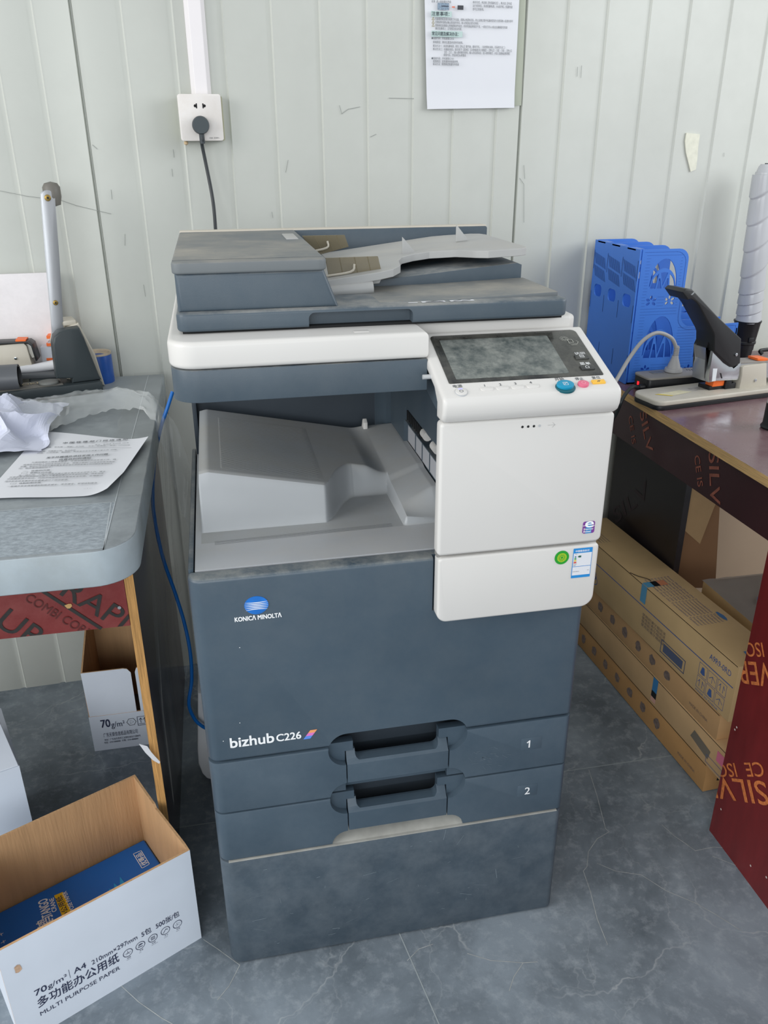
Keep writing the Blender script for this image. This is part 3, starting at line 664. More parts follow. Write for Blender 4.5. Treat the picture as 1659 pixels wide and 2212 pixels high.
P2('glue_blob', lathe([(0, -.003), (.004, -.001), (.0045, .002), (.002, .006), (0, .007)], Ms @ Vector((-.034, -.048, -.01)), 10), mat('yellow_glue', '#c9b08c', .5), so)
P2('small_print', textmesh([('10A 250V~', .014, -.039, .0042, .021)], Ms, .0004), ink_g, so, smooth=False)
pc = thing('power_cable', 'black round plug in the wall socket with its cord hanging behind the copier', 'power cable', Ms @ Vector((-.002, -.016, .02)))
P2('plug_body', lathe([(0, -.0195), (.0155, -.0195), (.0170, -.017), (.0170, -.004), (.0155, 0), (0, .0)], Ms @ Vector((-.002, -.014, .020)), 36, M=frame((0, 0, 0), (1, 0, 0), (0, 0, 1)).to_3x3()), mat('dark_grey_rubber', '#3b4448', .5), pc)
pp = [Ms @ Vector((-.002, -.030, .013)), Ms @ Vector((-.001, -.045, .012)), HW(436, 310, 1, YW-.03), HW(444, 350, 1, YW-.025), HW(456, 410, 1, YW-.03), HW(462, 450, 1, YW-.04), HW(466, 500, 1, YW-.06), HW(468, 530, 1, YW-.09), Vector((.10, .80, .95)), Vector((.12, .80, .5)), Vector((.12, .80, .03))]
P2('strain_relief', tube([Ms @ Vector((-.002, -.026, .012)), Ms @ Vector((-.0015, -.048, .011))], .0052, 12, 0), mat('dark_rubber2', '#343b3f', .5), pc)
P2('cable_jacket', tube(pp, .0036, 10, 6), blk_cab, pc)
# notice
npx = [(916, -60), (922, 236), (1110, 233), (1125, -60)]
q = [HW(x, y, 1, YW-.006) for x, y in npx]
ws = thing('backing_sheet', 'clear plastic sheet edge hanging behind the printed notice on the wall', 'plastic sheet', q[0])
def sheet(c00, c10, c11, c01, fn, nx=24, ny=24):
    def g(u, v):
        p = c00*(1-u)*(1-v)+c10*u*(1-v)+c11*u*v+c01*(1-u)*v
        return p+fn(u, v)
    return grid(nx, ny, g)
qb = [HW(925, -60, 1, YW-.003), HW(932, 232, 1, YW-.003), HW(1126, 228, 1, YW-.003), HW(1139, -60, 1, YW-.003)]
P2('sheet', sheet(qb[1], qb[2], qb[3], qb[0], lambda u, v: Vector((0, 0, 0))), mat('aged_clear_sheet', '#b9bfae', .3, alpha=.75), ws)
no = thing('wall_notice', 'white printed notice sheet with Chinese instructions taped high on the wall', 'notice', q[0])
P2('sheet', sheet(q[1], q[2], q[3], q[0], lambda u, v: Vector((0, -.0016*math.sin(u*9.5)-.003*math.exp(-((u-.47)/.05)**2)-.003*max(0, .12-v)/.12, 0))), sheet_m, no)
Mq = frame((0, YW-.0115, 0), (1, 0, 0), (0, 0, 1))
def at(px, py, y=YW-.0115): p = HW(px, py, 1, y); return p.x, p.z
def wline(s, x0, x1, y, sz): a = at(x0, y); c = at(x1, y); return (s, a[0], a[1]-sz*.35, sz, c[0]-a[0])
small = [('结束  进入维修模式界面', 932, 974, 3), ('维修完成，再选择【传感器校正】，再点击【开始】', 1021, 1105, 5), ('运行结束后，关闭机器电源，10s后开机，机器恢复', 1021, 1107, 12.5), ('即可正常使用。', 1021, 1045, 20),
  ('机器报修机后请勿随意打开后盖，请确认电源关闭后，防止运输过程中机器体受到外力而导致一些意外损坏', 940, 1108, 41), ('定期保养时请务必确认清洁部件到位，输入的纸张必须为合格纸。', 940, 1034, 48), ('更换新机后需要人员数据等部件组合，机内风扇运转是否不佳，一般在打印5-10张左右确保即可恢复', 940, 1096, 55), ('确切后确保上，正常情况会自恢复。', 940, 998, 61.5),
  ('●报错代码：开机报错C2152', 932, 980, 82.5), ('报错原因：转印位置及时间传导故障。', 935, 1000, 91), ('解决方法一：关闭机器电源，按住【停止】键不放，重新开机。（如故障未消除，可采用方法二）', 935, 1091, 99), ('解决方法二：机器启动后，首次按下【菜单】【计数器显示小键盘】-【停止】-【0】-【0】-【停止】', 935, 1105, 106),
  ('【0】-【1】，输入维修模式密码，输入四位密码后，进入维修模式，点击【成像处理调整】', 960, 1101, 113), ('报错代码，然后关机30s再重启', 958, 1006, 119), ('●报错代码：开机报错C3101', 932, 980, 126), ('报错原因：定影器热传感器故障。', 935, 990, 132.5), ('解决方法：需更换定影器热传感器', 935, 991, 138.5)]
P2('small_print', textmesh([wline(s, a, c, y, .0052) for s, a, c, y in small], Mq, .001), ink_g, no, smooth=False)
for a, c, y0, y1, s in ((931, 976, 25, 36, '注意事项：'), (932, 999, 68, 79, '常见问题及解决办法：')):
    (xa, za), (xb, zb) = at(a, y1), at(c, y0)
    h = P2('heading_box', decal([[(xa, za), (xb, za), (xb, zb), (xa, zb)]], Mq, .0006), mat('pale_green_box_%d' % a, '#b9cfcb', .6), no, smooth=False)
    P2('heading_lettering', textmesh([(s, xa+.001, za+.0025, .0082, (xb-xa)*.85)], Mq, .0014, .01), ink_k, h, smooth=False)
(xa, za), (xb, zb) = at(945, 21), at(970, 7)
h = P2('picture', decal([[(xa, za), (xb, za), (xb, zb), (xa, zb)]], Mq, .0006), mat('picture_grey_blue', '#8294a6', .6, var=.3, vs=300), no, smooth=False)
P2('picture_dark_bar', decal([[(xa+.008, za+.006), (xb-.001, za+.006), (xb-.001, zb-.005), (xa+.008, zb-.005)]], Mq, .0010), ink_k, h, smooth=False)
(xa, za), (xb, zb) = at(988, 21), at(1001, 12)
P2('picture', decal([[(xa, za), (xb, za), (xb, zb), (xa, zb)]], Mq, .0006), mat('picture_dark', '#3d4046', .6), no, smooth=False)
(xa, za), (xb, zb) = at(976, 16.5), at(983, 14); P2('red_arrow', decal([[(xa, za), (xb-.002, za), (xb-.002, za-.001), (xb, (za+zb)/2), (xb-.002, zb+.001), (xb-.002, zb), (xa, zb)]], Mq, .0006), mat('salmon_ink', '#dd7a5c', .6), no, smooth=False)
for y in (40, 47.5, 54.5):
    x, z = at(935.5, y); b = strokes([((x-.0025, z-.0022), (x+.0025, z-.0022)), ((x+.0025, z-.0022), (x, z+.0024)), ((x, z+.0024), (x-.0025, z-.0022))], .0008, Mq, .0008)
    P2('warning_triangle', b, mat('olive_ink_%d' % int(y), '#8c7f3a', .6), no, smooth=False)
# torn patch
pts = [(1483, 287), (1512, 290), (1508, 318), (1506, 345), (1503, 366), (1492, 371), (1487, 350), (1482, 330), (1480, 305)]
tp = [HW(x, y, 1, YW-.003) for x, y in pts]
tag(obj('torn_tape', prism([(p.x, p.z) for p in tp], 1, YW-.0035, YW-.0005), mat('torn_tape_cream', '#dcdccb', .6, var=.08, vs=60), loc=tp[0]), 'torn scrap of cream tape stuck high on the wall above the stapler', 'tape scrap')

for o in set(bpy.data.objects)-_before:
    if o.parent is None: to_wall(o)

# ================================================================ left desk
TZ = .805
dk = thing('desk', 'grey stone-patterned desk with a dark red board apron left of the copier', 'desk', (-.45, .45, 0))
stone = mat('grey_stone_laminate', '#7f868a', .38, var=.16, vs=9, dust='#a9afb2', da=.5, ds=28, up=False, bump=.15, bs=60)
edge_m = mat('pale_stone_edge', '#9da8ae', .45, var=.14, vs=14, dust='#7d7a6c', da=.3, ds=9, up=False)
top = P2('desktop', prism(rr(-1.25, -.064, -.016, .880, 0, 10, (.01, .055, .002, .002)), 2, TZ-.051, TZ, .004, 3), [stone], dk)
me = top.data; me.materials.append(edge_m)
for f in me.polygons:
    if abs(f.normal.z) < .5 and f.center.z < TZ-wl(dk).z: f.material_index = 1
P2('worn_front_strip', bx(-1.2, -.101, -.008, .142, TZ-.001, TZ+.0004), mat('scuffed_stone', '#838c93', .5, var=.14, vs=30, dust='#b9c3ca', da=.75, ds=130, up=False, stretch=(1, 1.6, 1)), dk)
b = strokes([((-.1005, -.014), (-.1005, .30)), ((-.1005, .30), (-.097, .87)), ((-1.2, .1425), (-.101, .1425)), ((-.1005, -.014), (-.106, .142))], .0014, frame((0, 0, TZ), (1, 0, 0), (0, 1, 0)), .0006)
P2('film_crease', b, mat('white_crease', '#b5bcc0', .6), dk, smooth=False)
P2('apron', bx(-1.2, -.1135, .195, .210, .568, TZ-.052), film_red, dk)
ap = frame((0, .1945, 0), (1, 0, 0), (0, 0, 1))
def apt(px, py): p = H(px, py, 1, .1945); return p.x, p.z
b = B()
# stencilled letters follow a falling diagonal
ang = -.53
def stencil(s, p0_, p1_, size, m, name, off=.004):
    a, c_ = Vector(apt(*p0_)), Vector(apt(*p1_)); d = c_-a; M = frame((a.x, .1945, a.y), (d.x, 0, d.y), (-d.y, 0, d.x))
    t = textmesh([(s, 0, 0, size, d.length)], M, .0008, off); clip(t, (-.1138, 0, 0), (1, 0, 0)); clip(t, (0, 0, .569), (0, 0, -1))
    P2(name, t, m, dk, smooth=False)
stencil('RAPL', (128, 1284), (278, 1372), .052, ink_blk, 'stencil_lettering')
stencil('UR', (-12, 1350), (75, 1402), .056, ink_blk, 'stencil_lettering')
stencil('ap', (15, 1268), (45, 1284), .024, mat('faded_stencil', '#5a2320', .6), 'stencil_lettering'); stencil('COMBI CORE', (52, 1296), (188, 1376), .0215, bpy.data.materials['faded_stencil'], 'stencil_lettering')
x0, z0 = apt(72, 1264); x1, z1 = apt(216, 1356)
P2('stencil_bar', strokes([((x0, z0), (x1, z1))], .0055, ap, .0007), ink_blk, dk, smooth=False)
x, z = apt(258, 1312); P2('nail', tomesh(xform(prism(circ(x, z, .0028, 12), 2, 0, .0015), ap)), alu, dk)
for i, (px, py) in enumerate(((170, 1256), (148, 1309), (140, 1262))):
    x, z = apt(px, py); P2('chipped_spot', decal([[(x+.006*math.cos(t)*random.uniform(.5, 1.1), z+.005*math.sin(t)*random.uniform(.5, 1.2)) for t in [k*.7 for k in range(9)]]], ap, .001), ply_edge, dk, smooth=False)
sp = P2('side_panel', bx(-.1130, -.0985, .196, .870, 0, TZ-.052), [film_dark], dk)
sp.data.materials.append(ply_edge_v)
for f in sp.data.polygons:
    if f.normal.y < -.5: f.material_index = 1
tb = [H(x, y, 1, .186) for x, y in ((300, 1607), (318, 1612), (327, 1625), (334, 1633), (346, 1646), (344, 1650), (330, 1642), (314, 1626))]
P2('torn_paper_bit', prism([(p.x, p.z) for p in tb], 1, .186, .1865), sheet_m, dk)
# clear film draped over the desk side
def drape(u, v):
    y = .16+.735*v
    if u < .25: x = -.13+.07*(u/.25); z = TZ+.0015
    else: x = -.060-.024*min(1, (u-.25)*2)-.004*math.sin(v*23+u*6)*(u-.25); z = TZ-.002-(u-.25)/.75*(.60+.05*math.sin(v*5))
    return Vector((x+.002*math.sin(v*60), y, z+.0008*math.sin(v*40)))
tag(obj('table_film', grid(26, 60, drape), mat('streaky_clear_film', '#b9bcb8', .22, alpha=.12, bump=.8, bs=14, stretch=(1, 1, .15)), loc=(-.06, .5, TZ)), 'clear plastic table film hanging down the right side of the grey desk', 'plastic film')

# printed document
c00 = Vector((-.300, .165, TZ+.003)); 
dq = [H(-40, 1080, 2, TZ+.002), H(234, 1071, 2, TZ+.002), H(322, 953, 2, TZ+.002), H(90, 933, 2, TZ+.002)]
dc = thing('printed_document', 'white printed letter in Chinese lying on the grey desk edge', 'document', dq[1])
dc_fn = lambda u, v: Vector((0, 0, .0012+.010*max(0, (u-.80)/.2)**2*max(0, (.35-v)/.35)+.007*max(0, (u-.78)/.22)**2*v+.0008*math.sin(u*7)))
P2('sheet', sheet(dq[0], dq[1], dq[2], dq[3], dc_fn, 30, 30), sheet_m, dc)
O = H(-70, 1080, 2, TZ+.003)
tx = (dq[2]-dq[3]); ty = (dq[3]-dq[0])
def dline(s, x0, y0, x1, y1, sz, m=ink_g, name='printed_line'):
    a, c_ = H(x0, y0, 2, TZ+.0045), H(x1, y1, 2, TZ+.0045)
    M = frame(a, c_-a, ty); return (s, M, sz, (c_-a).length)
body = [('中 国 铁 建 部 门 网 络 通 知', 136, 958, 275, 950, .0085, .02), ('编号：集团通【2023】102号', 205, 962, 278, 957, .004, 0), ('拟稿：李志强     审核：王为民     签发：赵建国     电话：12345678', 98, 967, 280, 962, .004, 0),
  ('主送：所属各公司、各项目部', 86, 976, 163, 973, .0045, 0), ('抄送：公司领导，集团部：各部室并安全质量公室人员  归档。', 80, 980, 254, 972, .0045, 0),
  ('关于开展境外项目安保工作问题', 100, 990, 233, 982, .0080, .02), ('自查自纠的通知', 128, 994, 196, 990, .0076, .02),
  ('为贯彻落实上级有关要求，全面加强境外项目安保工作，确', 68, 1000, 250, 993, .0050, 0), ('保境外项目和人员的生命财产安全，根据上级部门对安全的有关规定', 50, 1005, 248, 998, .0050, 0), ('部署，股份公司决定开展所属各单位境外项目安保工作问题自查自纠工', 44, 1009, 243, 1002, .0050, 0), ('作，相关事项通知如下：', 40, 1013, 113, 1010, .0050, 0),
  ('一、自查的内容', 50, 1019, 108, 1016, .0050, .01), ('（一）思想认识方面', 46, 1023, 111, 1021, .0050, .01), ('各二级公司、三级公司是否建立健全境外安全领导工作，建立', 40, 1028, 228, 1019, .0050, 0), ('在是否有合同项目所在国工作重要部署认识不足的问题，违反规定', 20, 1032, 224, 1023, .0050, 0), ('评估是否流于形式，风险评估是否符合属地安全形势，处理部分', 15, 1036, 222, 1028, .0050, 0),
  ('境外安全突发事件安全要素进行了规范管理。', 10, 1041, 148, 1037, .0050, 0), ('（二）体制机制方面', 22, 1046, 88, 1043, .0050, .01), ('一是境外安全保管理机制是否健全，是否健全，管理体制是否', 15, 1052, 210, 1044, .0050, 0), ('— 1 —', 180, 1057, 198, 1055, .0040, 0)]
b = B()
for s, x0, y0, x1, y1, sz, bo in body:
    _, M, z_, w = dline(s, x0, y0, x1, y1, sz); t = textmesh([(s, 0, -sz*.3, sz*1.15, w)], M, .0006, bo); me = tomesh(t); b.from_mesh(me); bpy.data.meshes.remove(me)
P2('printed_lines', b, ink_g, dc, smooth=False)
a, c_ = H(140, 966, 2, TZ+.0045), H(286, 967, 2, TZ+.0045); M = frame(a, c_-a, ty); P2('printed_rule', strokes([((0, -.002), ((c_-a).length, -.002))], .0006, M, .0006), ink_g, dc, smooth=False)

# crumpled paper
def crumple(u, v):
    x = -.46+.225*u; y = .37+.30*v
    d = max(0, 1-abs(u-.45)/.62)*max(0, 1-abs(v-.5)/.55)
    rdg = 1-abs(mnoise.noise(Vector((x*13, y*11, 3.1))))*2.4; rd2 = abs(mnoise.noise(Vector((x*30+4, y*30, 7))))
    px = .018*mnoise.noise(Vector((x*20, y*20, 9))); py = .03*mnoise.noise(Vector((x*16, y*16, 19)))
    return Vector((x+px, y+py, TZ+.004+max(.001, (.010+.062*rdg*(d**.5)+.022*rd2)*(d**.35))))
tag(obj('crumpled_paper', grid(46, 46, crumple), mat('crumpled_sheet', '#cdd1e2', .7), loc=(-.35, .5, TZ), smooth=False), 'crumpled ball of white paper on the grey desk behind the letter', 'crumpled paper')

# clear bag ribbon across the desk
def ribbon(P_, Q_, nx, ny, amp, sd):
    P_ = catmull(P_, 6); Q_ = catmull(Q_, 6)
    def g(u, v):
        i = u*(len(P_)-1); k = min(int(i), len(P_)-2); t = i-k
        p = P_[k].lerp(P_[k+1], t).lerp(Q_[k].lerp(Q_[k+1], t), v)
        return p+Vector((0, 0, amp*(abs(mnoise.noise(Vector((u*9, v*3, sd))))+.8*abs(mnoise.noise(Vector((u*25, v*7, sd+5)))))+.018*math.sin(v*math.pi)))
    return grid(nx, ny, g)
bagb = [H(20, 868, 2, .822), H(110, 862, 2, .826), H(190, 850, 2, .83), H(262, 848, 2, .832), H(330, 862, 2, .828), Vector((-.052, .60, .80)), Vector((-.028, .58, .765)), Vector((-.012, .55, .70)), Vector((-.010, .53, .66))]
bagf = [H(60, 935, 2, .812), H(110, 932, 2, .812), H(165, 910, 2, .812), H(240, 892, 2, .812), H(310, 893, 2, .812), Vector((-.058, .50, .775)), Vector((-.045, .48, .715)), Vector((-.032, .46, .645)), Vector((-.02, .45, .61))]
bg = thing('clear_plastic_bag', 'crinkled clear plastic sleeve lying across the grey desk to the copier', 'plastic bag', (-.2, .55, TZ))
P2('film', ribbon(bagb, bagf, 70, 16, .010, 2.0), film_c, bg)

# ------------------------------------------------------------- comb binding machine
bmh = thing('drilling_press', 'dark grey document drilling press with a raised aluminium lever arm on the grey desk', 'drilling press', (-.27, .78, TZ))
a1, a2 = H(224, 848, 2, TZ), H(43, 871, 2, TZ); ub = (a1-a2).normalized(); vb_ = Vector((-ub.y, ub.x, 0))
Mb = frame(a1, ub, vb_)      # local x to the right along the front edge, y away, z up
def PB(n, bm, m, par=None, **k): return P2(n, tomesh(xform(bm, Mb)), m, par or bmh, **k)
PB('base', prism([(-.42, 0), (0, 0), (0, .125), (-.13, .125), (-.13, .065), (-.42, .065)], 2, .001, .024, .003), green_k)
PB('base_top', bx(-.40, -.075, .010, .060, .0235, .0255), mat('scuffed_bed', '#6e6c66', .6, var=.3, vs=30, dust='#3b3b3a', da=.6, ds=60, up=False))
PB('base_lettering', textmesh([('OKEI', -.150, .035, .020, .040)], frame((0, 0, .0262), (1, 0, 0), (0, 1, 0)), .0002), mat('pale_print', '#b8a98a', .7), smooth=False)
PB('drill_pad', prism(circ(-.100, .030, .020, 28), 2, .0255, .0300, .001), mat('grey_pad', '#747673', .6))
fy = a1.y-.0
def tw(px, py, y=None): p = HP(px, py, a1+vb_*.012, vb_); q_ = Mb.inverted() @ p; return (q_.x, q_.z)
tprof = [tw(123, 818), tw(114, 745), tw(117, 728), tw(128, 718), tw(150, 712), tw(172, 709), tw(182, 730), tw(200, 775), tw(214, 810), tw(221, 828), tw(158, 833), tw(157, 818)]
tprof = [(x, max(z, .0242)) for x, z in tprof]
PB('tower_cover', prism(tprof, 1, .012, .050, .004, 3), green_k)
bprof = [(tprof[1][0]+.004, tprof[1][1]-.01), (tprof[2][0]+.006, tprof[2][1]-.004), (tprof[4][0], tprof[4][1]-.001), (tprof[5][0]+.004, tprof[5][1]+.004), (tprof[7][0]+.012, tprof[7][1]), (tprof[9][0]+.010, .002), (tprof[1][0]+.02, .0255)]
PB('tower_back_cover', prism(bprof, 1, .046, .105, .004, 3), beige_p)
(xs, zs) = tw(160, 700); PB('top_plate', bx(tprof[3][0]+.01, tprof[5][0], .050, .100, tprof[5][1]+.000, tprof[5][1]+.010, .002), beige_p)
lv = []
def lp(px, py): p = HP(px, py, a1+vb_*.055, vb_); q_ = Mb.inverted() @ p; return (q_.x, q_.z)
la = [lp(113, 735), lp(139, 735), lp(137, 712), lp(128, 560), lp(118, 425)]; lb = [lp(88, 425), lp(98, 560), lp(111, 700)]
tipc = ((la[-1][0]+lb[0][0])/2, (la[-1][1]+lb[0][1])/2); rt = abs(la[-1][0]-lb[0][0])/2
tip = [(tipc[0]+rt*math.cos(t), tipc[1]+rt*math.sin(t)) for t in [math.pi*k/8 for k in range(1, 8)]]
lev = PB('lever_bar', prism(la+tip+lb, 1, .050, .053, .0006), alu)
PB('lever_back_bar', prism([(x+.002, z) for x, z in la+tip+lb], 1, .076, .079, .0006), alu, lev)
for i, (px, py, r) in enumerate(((102, 427, .0060), (119, 653, .0050))):
    x, z = lp(px, py); k = PB('screw', prism(circ(x, z, r, 20), 1, .0465, .0505, .0010), brass, lev)
    PB('screw_socket', prism(circ(x, z, r*.38, 6), 1, .0460, .0475), black_p, k)
x, z = lp(116, 722); PB('screw', prism(circ(x, z, .0045, 16), 1, .047, .0505, .001), chrome, lev)
x, z = lp(106, 412); PB('lever_grip', xform(lathe([(0, -.030), (.0135, -.026), (.0165, -.012), (.0165, .006), (.0120, .013), (0, .016)], (0, 0, 0), 20), Matrix.Translation((x+.006, .066, z)) @ Matrix.Rotation(.0, 4, 'X')), mat('worn_dark_grip', '#6d6a63', .5, var=.2), lev)
# blue can
cb = H(232, 826, 2, TZ); cb = Vector((-.196, .842, TZ))
can = thing('blue_tin_can', 'small blue tin can with a rusty lid standing behind the drilling press', 'tin can', cb)
P2('can_wall', lathe([(0, 0), (.0295, 0), (.0300, .002), (.0300, .060), (.0290, .0625), (.0285, .0590), (0, .0585)], cb, 36), mat('blue_tin', '#1f4f9b', .35, var=.15, vs=30), can)
P2('can_lid', lathe([(0, .0580), (.0240, .0590), (.0270, .0640), (.0302, .0650), (.0302, .0610), (.0298, .0600), (0, .0575)], cb, 36), mat('rusty_lid', '#b8a994', .5, var=.2, vs=50), can)
# white board leaning at the wall
p0, p1 = H(-30, 594, 1, .880), H(104, 589, 1, .880)
tag(obj('white_board', prism([(p0.x-.05, .809), (-.262, .809), (-.262, p1.z), (p0.x-.05, p0.z)], 1, .880, .888, .001), mat('speckled_white_board', '#e3dfe0', .55, var=.03, dust='#9a979a', da=.15, ds=30, up=False), loc=(-.4, .896, .809)), 'white foam board leaning on the wall behind the drilling press', 'board')
# beige stapler at the left frame edge
ls = thing('beige_stapler', 'beige heavy duty stapler standing behind the dark tube at the left edge', 'stapler', (-.40, .84, TZ))
def ly(px, py, y=.835): p = H(px, py, 1, y); return (p.x, p.z)
P2('body', prism([ly(-40, 748), ly(53, 738), ly(60, 745), ly(73, 790), ly(62, 800), ly(-40, 812)], 1, .822, .850, .0012), beige_p, ls)
P2('top_rail', prism([ly(-40, 738), ly(64, 734), ly(73, 740), ly(84, 772), ly(83, 776), ly(80, 776), ly(70, 744), ly(62, 738), ly(-40, 742)], 1, .818, .854, .0008), black_p, ls)
P2('side_plate', prism([ly(54, 742), ly(66, 742), ly(80, 770), ly(70, 772)], 1, .830, .846, .0008), mat('pale_plate', '#d9d6cc', .4), ls)
P2('orange_tab', prism([ly(36, 735), ly(58, 735), ly(58, 731), ly(36, 731)], 1, .822, .850), orange, ls)
x, z = ly(34, 774, .822); P2('rivet', prism(circ(x, z, .0030, 12), 1, .8195, .823, .0005), chrome, ls)
P2('rubber_base', bx(-.56, -.315, .815, .860, TZ, TZ+.006), black_p, ls)
P2('stand_foot', bx(-.50, -.335, .822, .850, TZ+.004, TZ+.030), beige_p, ls)
# orange staple strips beside tower
os_ = thing('staple_box_stack', 'small white and orange staple boxes between white board and press tower', 'staple boxes', (-.262, .86, TZ))
a = H(102, 830, 1, .862); c_ = H(122, 741, 1, .862); 
P2('box_body', bx(a.x, c_.x+.02, .855, .885, TZ+.0, c_.z-.006, .001), mat('grey_white_card', '#cdd2da', .6), os_)
for y0, y1 in ((725, 732), (741, 748), (773, 779)):
    a = H(102, y1, 1, .853); c_ = H(122, y0, 1, .853); P2('orange_band', bx(a.x-.001, c_.x+.02, .853, .886, a.z, c_.z), orange, os_)
a = H(102, 741, 1, .855); c_ = H(122, 725, 1, .855); P2('box_top', bx(a.x+.001, c_.x+.02, .8545, .884, a.z-.008, a.z+.002), mat('grey_card', '#b9bdc4', .6), os_)
# dark tube
ca = HP(60, 813, (0, .70, 0), (0, 1, 0)); ca = Vector((-.325, .735, TZ+.066+.0)); cyl = thing('dark_tube', 'thick dark grey plastic tube lying on the press base at the left edge', 'tube', ca)
cyl_m = mat('dark_grey_tube', '#54575b', .4, var=.08)
ax = Vector((-1, -.06, .0)).normalized(); R_ = .0275; cc = H(43, 816, 1, .735)
mt = frame(cc, Vector((0, 0, 1)).cross(ax), Vector((0, 0, 1)))
P2('tube_wall', xform(lathe([(0, .018), (R_-.002, .018), (R_-.002, 0), (R_, 0), (R_, .20), (0, .20)], (0, 0, 0), 40), mt), cyl_m, cyl)
P2('inner_strap', tube([cc+Vector((.002, 0, R_*.85)), cc+Vector((-.004, -.0, 0)), cc+Vector((.002, 0, -R_*.85))], .0022, 6, 6), black_p, cyl)
P2('blue_tag', xform(grid(4, 8, lambda u, v: Vector(((R_+.0006)*math.cos(2.25+v*.55), (R_+.0006)*math.sin(2.25+v*.55), .030+u*.03))), mt), mat('cyan_tag', '#1d9bd4', .4), cyl)
# folded papers behind tube
rp = H(60, 793, 2, TZ+.03)
fpw = tag(obj('folded_paper', tube([Vector((-.42, .80, TZ+.040)), Vector((-.335, .822, TZ+.040)), Vector((-.282, .838, TZ+.043))], lambda t: .006+.005*t, 12, 5), sheet_m, loc=(-.35, .82, TZ+.03)), 'rolled white paper lying behind the dark tube', 'rolled paper')
tag(obj('grey_folder', prism([(-.44, TZ+.024), (-.27, TZ+.024), (-.26, TZ+.030), (-.30, TZ+.033), (-.44, TZ+.036)], 1, .800, .850, .001), mat('grey_folder_card', '#585c60', .6), loc=(-.35, .82, TZ)), 'flat grey folder under the rolled white paper', 'folder')
# small blue booklet
bk = [H(-20, 855, 2, TZ+.022), H(14, 853, 2, TZ+.022), H(25, 860, 2, TZ+.022), H(22, 872, 2, TZ+.004), H(-20, 880, 2, TZ+.004)]
bo = thing('small_tray', 'small dark tray with a blue strip at the left edge of the desk', 'tray', (bk[1].x, bk[1].y, TZ))
p = H(14, 868, 2, TZ+.004); P2('tray_body', prism(rr(p.x-.12, p.x+.006, p.y-.010, p.y+.045, .006), 2, TZ+.001, TZ+.020, .003), mat('dark_tray', '#34383f', .4), bo)
P2('blue_strip', bx(p.x-.12, p.x-.002, p.y+.004, p.y+.040, TZ+.0195, TZ+.0235, .0008), mat('teal_strip', '#3c9bb8', .35), bo)
# ================================================================ cartons under and before the left desk
def Mrot(x, y, z, a): return Matrix.Translation((x, y, z)) @ Matrix.Rotation(a, 4, 'Z')
FR = Vector((-.054, .063, 0)); FL = Vector((-.322, -.072, 0)); ang = math.atan2(FR.y-FL.y, FR.x-FL.x)
wid, dep, hh = .305, .228, .207
fo = FR-Vector((math.cos(ang), math.sin(ang), 0))*wid
fc = thing('open_carton', 'open white carton with tan inside holding a blue ream, nearest on the floor', 'carton', fo, ang)
def PL(root, n, src, m, par=None, **k): return obj(n, src, m, par or root, local=True, **k)
t = .004
def carton_wall(x0, x1, y0, y1, z0, z1, out): 
    return mset(box(B(), x0, x1, y0, y1, z0, z1), lambda f: 0 if f.normal.dot(Vector(out)) > .5 else 1)
cm = [carton_w, carton_k]
PL(fc, 'front_panel', carton_wall(0, wid, 0, t, 0, hh, (0, -1, 0)), cm, smooth=False)
PL(fc, 'back_panel', carton_wall(0, wid, dep-t, dep, 0, hh, (0, 1, 0)), cm, smooth=False)
PL(fc, 'left_panel', carton_wall(0, t, t, dep-t, 0, hh, (-1, 0, 0)), cm, smooth=False)
def side_panel(x0, x1):
    pr_ = [(t, 0), (dep-t, 0), (dep-t, hh), (dep-.055, hh-.002), (dep-.090, hh-.002), (dep-.096, hh-.008), (dep-.104, hh-.006), (t+.012, hh+.002), (t, hh)]
    bm = prism([(y, z) for y, z in pr_], 0, x0, x1)
    return mset(bm, lambda f: 0 if f.normal.x > .5 else 1)
PL(fc, 'right_panel', side_panel(wid-t, wid), cm, smooth=False)
PL(fc, 'bottom_panel', bx(t, wid-t, t, dep-t, 0, .003), carton_k)
Mfc = frame((0, -.0003, 0), (1, 0, 0), (0, 0, 1)); navy = mat('navy_ink', '#2c3350', .6)
inv = Mrot(fo.x, fo.y, 0, ang).inverted()
def fcp(px, py):
    p = inv @ HP(px, py, fo, (math.sin(ang), -math.cos(ang), 0)); return p.x, p.z
def fline(s, x0, y0, x1, y1, sz, off=0):
    a, c_ = fcp(x0, y0), fcp(x1, y1); return (s, a[0], a[1], sz, c_[0]-a[0])
PL(fc, 'print', textmesh([fline('70', 76, 2152, 102, 2138, .0170)], Mfc, .0003, .02), navy, smooth=False)
PL(fc, 'print', textmesh([fline('g/m²', 104, 2136, 145, 2110, .0145)], Mfc, .0003, .004), navy, smooth=False)
PL(fc, 'print', textmesh([fline('210mm×297mm', 199, 2084, 297, 2030, .0135)], Mfc, .0003, .004), navy, smooth=False)
PL(fc, 'print', textmesh([fline('A4', 160, 2104, 186, 2087, .0165)], Mfc, .0003, .012), navy, smooth=False)
PL(fc, 'print', textmesh([fline('5包', 306, 2024, 327, 2013, .0140)], Mfc, .0003, .012), navy, smooth=False)
PL(fc, 'print', textmesh([fline('500张/包', 337, 2006, 388, 1983, .0140)], Mfc, .0003, .012), navy, smooth=False)
PL(fc, 'print', textmesh([fline('多功能办公用纸', 83, 2176, 258, 2078, .0225)], Mfc, .0003, .016), navy, smooth=False)
PL(fc, 'print', textmesh([fline('MULTI PURPOSE PAPER', 88, 2194, 260, 2096, .0120)], Mfc, .0003, .0), navy, smooth=False)
a = fcp(151, 2108); PL(fc, 'divider_line', strokes([((a[0], a[1]-.004), (a[0], a[1]+.014))], .0006, Mfc, .0003), navy, smooth=False)
